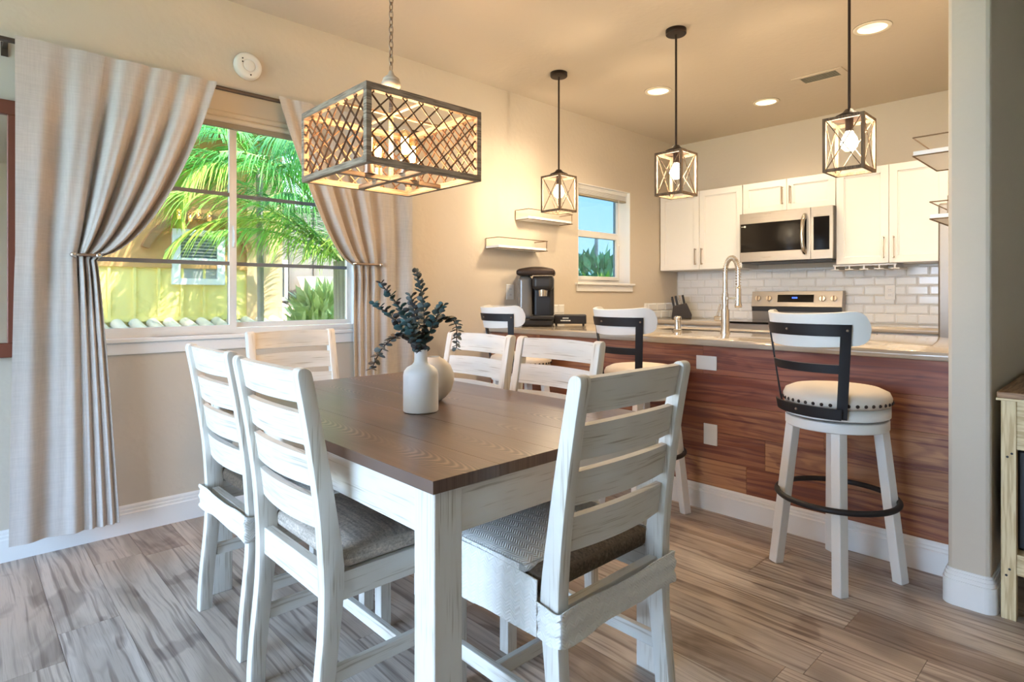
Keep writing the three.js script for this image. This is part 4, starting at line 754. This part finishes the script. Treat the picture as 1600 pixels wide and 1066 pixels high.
// ---------------------------------------------------------------- console table by the wall end
{
  const t = thing('console_table', 'pale wooden console table with dark brown top beside the wall end', 'console table', [0, 0, 0]), x0 = -0.338, x1 = 0.06, z1 = -2.700, z0 = -3.76, H = 0.80;
  obj('top', box(x0 - 0.01, x1 + 0.01, H - 0.022, H, z0 - 0.01, z1 + 0.012, 0.003), M.oak, t, 'z'); obj('top_edge', box(x0 - 0.012, x1 + 0.012, H - 0.03, H - 0.022, z0 - 0.012, z1 + 0.014), M.pine, t, 'x');
  for (const x of [x0, x1 - 0.042]) for (const z of [z0, z1 - 0.042]) { const l = obj('leg', box(x, x + 0.042, 0, H - 0.03, z, z + 0.042, 0.002), M.pine, t, 'y'); if (z > -3) obj('screw_holes', [[0.018, 0.572], [0.030, 0.585], [0.015, 0.155], [0.024, 0.178]].map(([a, y]) => T(cyl(0.004, 0.004, 0.002, 0, 0, 0, 10), x + a, y, z + 0.0415, Math.PI / 2)), M.black, l); }
  for (const z of [z0 + 0.008, z1 - 0.028]) { obj('end_rail', box(x0 + 0.042, x1 - 0.042, 0.60, H - 0.03, z, z + 0.02), M.pine, t, 'x'); obj('lower_rail', box(x0 + 0.042, x1 - 0.042, 0.16, 0.215, z, z + 0.02), M.pine, t, 'x'); }
  for (const x of [x0 + 0.008, x1 - 0.028]) obj('side_rail', box(x, x + 0.02, 0.60, H - 0.03, z0 + 0.042, z1 - 0.042), M.pine, t, 'z');
  obj('lower_shelf', box(x0 + 0.01, x1 - 0.01, 0.215, 0.232, z0 + 0.01, z1 - 0.01), M.pine, t, 'z');
  const k = thing('storage_bin', 'black fabric storage bin on the console table shelf', 'storage bin', [(x0 + x1) / 2, 0.233, -2.98]); obj('body', box(-0.165, 0.165, 0, 0.355, -0.22, 0.22, 0.012), M.black, k); obj('grip', box(-0.05, 0.05, 0.25, 0.28, 0.22, 0.228, 0.004), M.black, k);
  const k2 = thing('storage_bin', 'black fabric storage bin further back on the console shelf', 'storage bin', [(x0 + x1) / 2, 0.233, -3.45]); obj('body', box(-0.165, 0.165, 0, 0.355, -0.22, 0.22, 0.012), M.black, k2); obj('grip', box(-0.05, 0.05, 0.25, 0.28, 0.22, 0.228, 0.004), M.black, k2);
}

// ---------------------------------------------------------------- outside the windows
structure(obj('ground', box(-60, 60, -3.3, -3.0, -60, 60), mat({ color: lin(0.16, 0.24, 0.07), roughness: 1 })), 'lawn outside, a storey below');
structure(obj('lanai_deck', box(XL - 0.6, XR + 0.6, -0.16, -0.02, ZF + TH, ZF + 3.2), mat({ color: lin(0.55, 0.53, 0.50), roughness: 0.8 })), 'pale lanai deck outside the glass door');
const tileG = (() => { const s = new THREE.Shape(); s.absarc(0, 0, 0.062, 0, Math.PI); s.absarc(0, 0, 0.048, Math.PI, 0, true); s.closePath(); return extrude(s, 0.46, 0, 1, 6).translate(0, 0, -0.23); })();
function tiledRoof(name, label, x0, y0, x1, y1, z0, z1, color) { // eave at x1, ridge line at x0 against the wall
  const r = thing(name, label, 'tile roof'), ms = [0.9, 1, 1.08].map((k) => mat({ color: lin(color[0] * k, color[1] * k, color[2] * k), roughness: 0.9 })), dx = x1 - x0, dy = y1 - y0, L = Math.hypot(dx, dy), a = Math.atan2(dy, dx), R = rng(z0 * 100 | 0);
  obj('deck', T(box(0, L, -0.12, -0.02, z0, z1), 0, 0, 0, 0, 0, a).translate(x0, y0, 0), ms[0], r);
  const rows = Math.ceil(L / 0.38);
  for (let k = 0; k < rows; k++) for (let z = z0 + 0.07; z < z1; z += 0.165) {
    const t = share('roof_tile', tileG, ms[Math.floor(R() * 3)], r, x0 + Math.cos(a) * (0.21 + k * 0.38) - Math.sin(a) * 0.012, y0 + Math.sin(a) * (0.21 + k * 0.38) + 0.008, z);
    t.rotation.set(0, Math.PI / 2, 0); t.rotation.order = 'ZYX'; t.rotation.z = a + 0.035;
  }
}
{
  const yellow = mat({ color: lin(0.90, 0.74, 0.27), roughness: 0.8 }), orange = mat({ color: lin(0.62, 0.33, 0.13), roughness: 0.85 }), peach = mat({ color: lin(0.68, 0.46, 0.26), roughness: 0.85 }), glass = mat({ color: lin(0.10, 0.13, 0.14), roughness: 0.15 }), blind = mat({ color: lin(0.38, 0.38, 0.36), roughness: 0.7 });
  const h = thing('yellow_house', 'yellow board-and-batten house with white window across the yard', 'house', [-7.5, 0, 0]);
  obj('wall', box(-3, 0, -3, 1.475, -2.62, 4), yellow, h); obj('upper_wall', box(-3, 0.01, 1.475, 3.0, -2.62, 4), orange, h);
  obj('corner_wall', box(-3, 0.03, -3, 3.0, -3.05, -2.62), peach, h);
  for (let z = -2.14; z < 3.9; z += 0.232) obj('batten', box(0, 0.022, 0.90, 1.47, z - 0.014, z + 0.014), yellow, h);
  obj('base_rail', box(0, 0.026, 0.86, 0.905, -2.62, 4), yellow, h); obj('belt_trim', box(0.0, 0.035, 1.455, 1.50, -2.62, 4), orange, h);
  const arch = new THREE.Shape(); arch.absarc(0, 0, 0.62, 0.35, Math.PI - 0.35); arch.absarc(0, 0, 0.55, Math.PI - 0.35, 0.35, true); arch.closePath();
  obj('arch_trim', T(extrude(arch, 0.12), 0, 0, 0, 0, Math.PI / 2).translate(0, 1.47, -2.08), mat({ color: lin(0.36, 0.18, 0.08), roughness: 0.8 }), h);
  const w = obj('window_frame', [box(0, 0.05, 1.27, 1.34, -2.36, -1.80), box(0, 0.05, 1.83, 1.90, -2.36, -1.80), box(0, 0.05, 1.34, 1.83, -1.885, -1.80), box(0, 0.05, 1.34, 1.83, -2.36, -2.275), box(0, 0.04, 1.525, 1.575, -2.275, -1.885)], M.trim, h);
  obj('pane', box(0.012, 0.02, 1.575, 1.83, -2.275, -1.885), glass, w); obj('pane', box(0.012, 0.02, 1.34, 1.525, -2.275, -1.885), blind, w);
  for (let k = 0; k < 6; k++) obj('shutter_slat', box(0.02, 0.026, 1.60 + k * 0.038, 1.612 + k * 0.038, -2.27, -1.89), blind, w);
  obj('roof', T(box(-3.4, 0.5, 0, 0.12, -3.2, 4.2), 0, 3.0, 0), mat({ color: lin(0.42, 0.26, 0.18), roughness: 0.9 }), h);
  tiledRoof('tile_roof', 'cream barrel-tile lower roof below the yellow wall', -7.47, 0.83, -6.35, 0.58, -3.0, 0.4, [0.74, 0.66, 0.56]);
  const g = thing('taupe_house', 'grey-taupe panelled house seen through the palm at right', 'house', [-9.5, 0, 0]);
  obj('wall', box(-3, 0, -3, 2.6, -8.5, -3.06), mat({ color: lin(0.24, 0.215, 0.19), roughness: 0.85 }), g);
  for (let z = -8.2; z < -3.1; z += 0.42) obj('batten', box(0, 0.03, 0.95, 2.6, z - 0.02, z + 0.02), mat({ color: lin(0.19, 0.17, 0.15), roughness: 0.85 }), g);
  const gw = obj('window_frame', [box(0, 0.05, 1.06, 1.12, -3.95, -3.5), box(0, 0.05, 1.66, 1.72, -3.95, -3.5), box(0, 0.05, 1.12, 1.66, -3.55, -3.5), box(0, 0.05, 1.12, 1.66, -3.95, -3.9)], M.trim, g); obj('pane', box(0.01, 0.02, 1.1, 1.68, -3.91, -3.54), glass, gw);
  tiledRoof('tile_roof', 'cream barrel-tile roof below the taupe house', -9.45, 0.98, -7.9, 0.66, -7.2, -3.07, [0.72, 0.60, 0.48]);
  tag(obj('roof_planter', toCreasedNormals(lathe([[0, 0], [0.10, 0], [0.26, 0.46], [0.28, 0.50], [0.24, 0.50], [0.2, 0.44], [0, 0.44]], 28), 0.5).translate(-9.12, 0.95, -4.25), M.trim), 'white tapered planter on the far tile roof', 'planter');
}
{ // palms
  const greens = [lin(0.14, 0.50, 0.05), lin(0.32, 0.62, 0.07), lin(0.06, 0.30, 0.04), lin(0.52, 0.66, 0.09), lin(0.09, 0.42, 0.10)].map((c) => phys({ color: c, roughness: 0.55, transmission: 0.25, thickness: 0 })), rach = mat({ color: lin(0.30, 0.40, 0.10), roughness: 0.6 });
  const trunkM = mat({ map: texture(128, 256, (u, v) => { const r = 0.5 + 0.5 * Math.sin(v * Math.PI * 2 * 24), n = fbm(u * 12, v * 24, 12, 24, 44, 3); return mix3(rgb(205, 196, 190), rgb(150, 138, 134), clamp(r * 0.5 + n * 0.6)); }, { rx: 1, ry: 0.8 }), roughness: 0.9 });
  function frond(parent, az, el, len, droop, m, R) {
    const N = 30, pts = []; let p = new THREE.Vector3(0, 0, 0), e = el; const h = new THREE.Vector3(Math.cos(az), 0, Math.sin(az));
    for (let k = 0; k <= N; k++) { pts.push(p.clone()); p = p.clone().addScaledVector(h, Math.cos(e) * len / N).add(new THREE.Vector3(0, Math.sin(e) * len / N, 0)); e -= droop / N * (0.5 + k / N); }
    const cv = new THREE.CatmullRomCurve3(pts), pos = [], side = new THREE.Vector3(-h.z, 0, h.x);
    const blade = (a, d, L, w, sag) => { const n = d.clone().cross(new THREE.Vector3(0, 1, 0)).normalize(), S = 3, rows = []; for (let i = 0; i <= S; i++) { const t = i / S, c = a.clone().addScaledVector(d, L * t); c.y -= sag * t * t * L; const ww = w * (1 - t * t) * (0.55 + t * 0.9); rows.push([c.clone().addScaledVector(n, ww), c.clone().add(new THREE.Vector3(0, ww * 0.5, 0)), c.clone().addScaledVector(n, -ww)]); }
      for (let i = 0; i < S; i++) for (let j = 0; j < 2; j++) for (const q of [rows[i][j], rows[i + 1][j], rows[i + 1][j + 1], rows[i][j], rows[i + 1][j + 1], rows[i][j + 1]]) pos.push(q.x, q.y, q.z); };
    const M2 = 62; for (let k = 5; k < M2; k++) for (const s of [-1, 1]) { const t = k / M2, a = cv.getPoint(t), tg = cv.getTangent(t), d = tg.clone().multiplyScalar(0.75 + 0.5 * t).addScaledVector(side, s * (1.0 - 0.3 * t)).add(new THREE.Vector3(0, 0.28 - 0.45 * R(), 0)).normalize(); blade(a, d, (0.50 + 0.12 * R()) * Math.sin(Math.PI * Math.pow(0.12 + 0.86 * t, 0.8)) * len / 1.9 + 0.05, 0.0095, 0.35 + 0.6 * R()); }
    const g = new THREE.BufferGeometry(); g.setAttribute('position', new THREE.Float32BufferAttribute(pos, 3)); g.computeVertexNormals();
    const f = obj('frond', g, m, parent, null); obj('frond_stalk', new THREE.TubeGeometry(cv, 16, 0.011, 5), rach, f, null);
  }
  function palm(label, crown, base, list, seed) {
    const o = thing('palm_tree', label, 'palm tree', crown, 0, 'palms outside the dining window'), R = rng(seed), b = new THREE.Vector3(...base).sub(o.position);
    obj('trunk', new THREE.TubeGeometry(new THREE.CatmullRomCurve3([b, b.clone().multiplyScalar(0.5).add(new THREE.Vector3(0.05, 0, 0.03)), new THREE.Vector3(0, 0.05, 0)]), 20, list.r ?? 0.09, 12), trunkM, o, null);
    for (const [az, el, len, droop, k] of list.f) frond(o, az, el, len, droop, greens[k], R);
  }
  const ring = (n, seed, len, el0, el1) => { const R = rng(seed), a = []; for (let i = 0; i < n; i++) a.push([(i / n) * Math.PI * 2 + R() * 0.4, mix(el0, el1, R()), len * (0.8 + 0.35 * R()), 1.2 + 1.3 * R(), Math.floor(R() * 5)]); return a; };
  palm('grey-trunked palm at the right of the dining window', [-5.7, 1.45, -3.0], [-5.75, -3, -3.1], { r: 0.13, f: [...ring(8, 3, 1.8, 0.7, 1.25), [1.1, 1.0, 2.0, 1.4, 0], [1.6, 0.75, 2.1, 1.3, 1], [0.7, 1.2, 2.0, 1.2, 0], [2.1, 0.9, 2.2, 1.1, 4], [1.4, 0.5, 1.5, 0.9, 1]] }, 31);
  palm('slim palm behind the window mullion', [-6.0, 2.35, -2.22], [-6.0, -3, -2.3], { r: 0.032, f: [...ring(7, 8, 1.5, 0.3, 1.0), [1.55, 0.5, 1.5, 2.3, 0], [1.3, 0.3, 1.2, 2.4, 3], [1.8, 0.3, 1.4, 2.0, 1], [-1.6, 0.5, 1.3, 1.8, 0]] }, 57);
  palm('palm at the upper left of the dining window', [-7.0, 2.95, -2.27], [-7.0, -3, -2.3], { r: 0.03, f: [...ring(7, 18, 1.4, 0.2, 1.1), [1.2, 0.3, 1.3, 1.6, 1], [0.4, 0.3, 1.2, 1.4, 4]] }, 83);
  // shrubs
  function shrub(name, label, c, rx, ry, n, len, mats, seed, up) {
    const o = thing(name, label, 'shrub', c), R = rng(seed), lists = mats.map(() => []);
    for (let i = 0; i < n; i++) { const a = R() * Math.PI * 2, q = Math.sqrt(R()), y = R(), p = new THREE.Vector3(Math.cos(a) * rx * q * Math.sqrt(1 - y * y * 0.8), y * ry, Math.sin(a) * rx * q * Math.sqrt(1 - y * y * 0.8)), d = new THREE.Vector3(Math.cos(a) * (1 - up) + R() - 0.5, up + R() - 0.4, Math.sin(a) * (1 - up) + R() - 0.5).normalize(), nn = d.clone().cross(new THREE.Vector3(R() - 0.5, 1, R() - 0.5)).normalize(), L = len * (0.6 + 0.7 * R()), w = L * 0.16;
      const t = p.clone().addScaledVector(d, L), m = p.clone().addScaledVector(d, L * 0.5), A = m.clone().addScaledVector(nn, w), B = m.clone().addScaledVector(nn, -w); for (const v of [p, A, t, p, t, B]) lists[i % mats.length].push(v.x, v.y, v.z); }
    lists.forEach((l, i) => { const g = new THREE.BufferGeometry(); g.setAttribute('position', new THREE.Float32BufferAttribute(l, 3)); g.computeVertexNormals(); obj('foliage', g, mats[i], o, null); });
    obj('stem', cyl(0.06, 0.04, ry + 3, 0, -3 - c[1] + 0.0, 0, 8).translate(0, 0, 0), trunkM, o, null);
  }
  const leafy = [lin(0.26, 0.52, 0.28), lin(0.42, 0.66, 0.38), lin(0.16, 0.36, 0.22)].map((c) => phys({ color: c, roughness: 0.6, transmission: 0.2, thickness: 0 }));
  shrub('leafy_tree', 'leafy green tree outside the small kitchen window', [-8.6, -0.6, -10.8], 2.2, 2.5, 2600, 0.42, leafy, 5, 0.4);
  shrub('yellow_bush', 'yellow-tipped bush at the foot of the kitchen window view', [-6.9, 0.75, -8.7], 0.35, 0.45, 200, 0.42, [greens[3], greens[1], mat({ color: lin(0.70, 0.60, 0.12), roughness: 0.7 })], 6, 0.75);
  shrub('feathery_bush', 'pale feathery bush beside the palm trunk', [-6.6, 0.15, -3.15], 0.42, 0.95, 900, 0.24, [lin(0.45, 0.60, 0.26), lin(0.62, 0.72, 0.40)].map((c) => phys({ color: c, roughness: 0.6, transmission: 0.2, thickness: 0 })), 9, 0.6);
}

renderer.render(scene, camera);
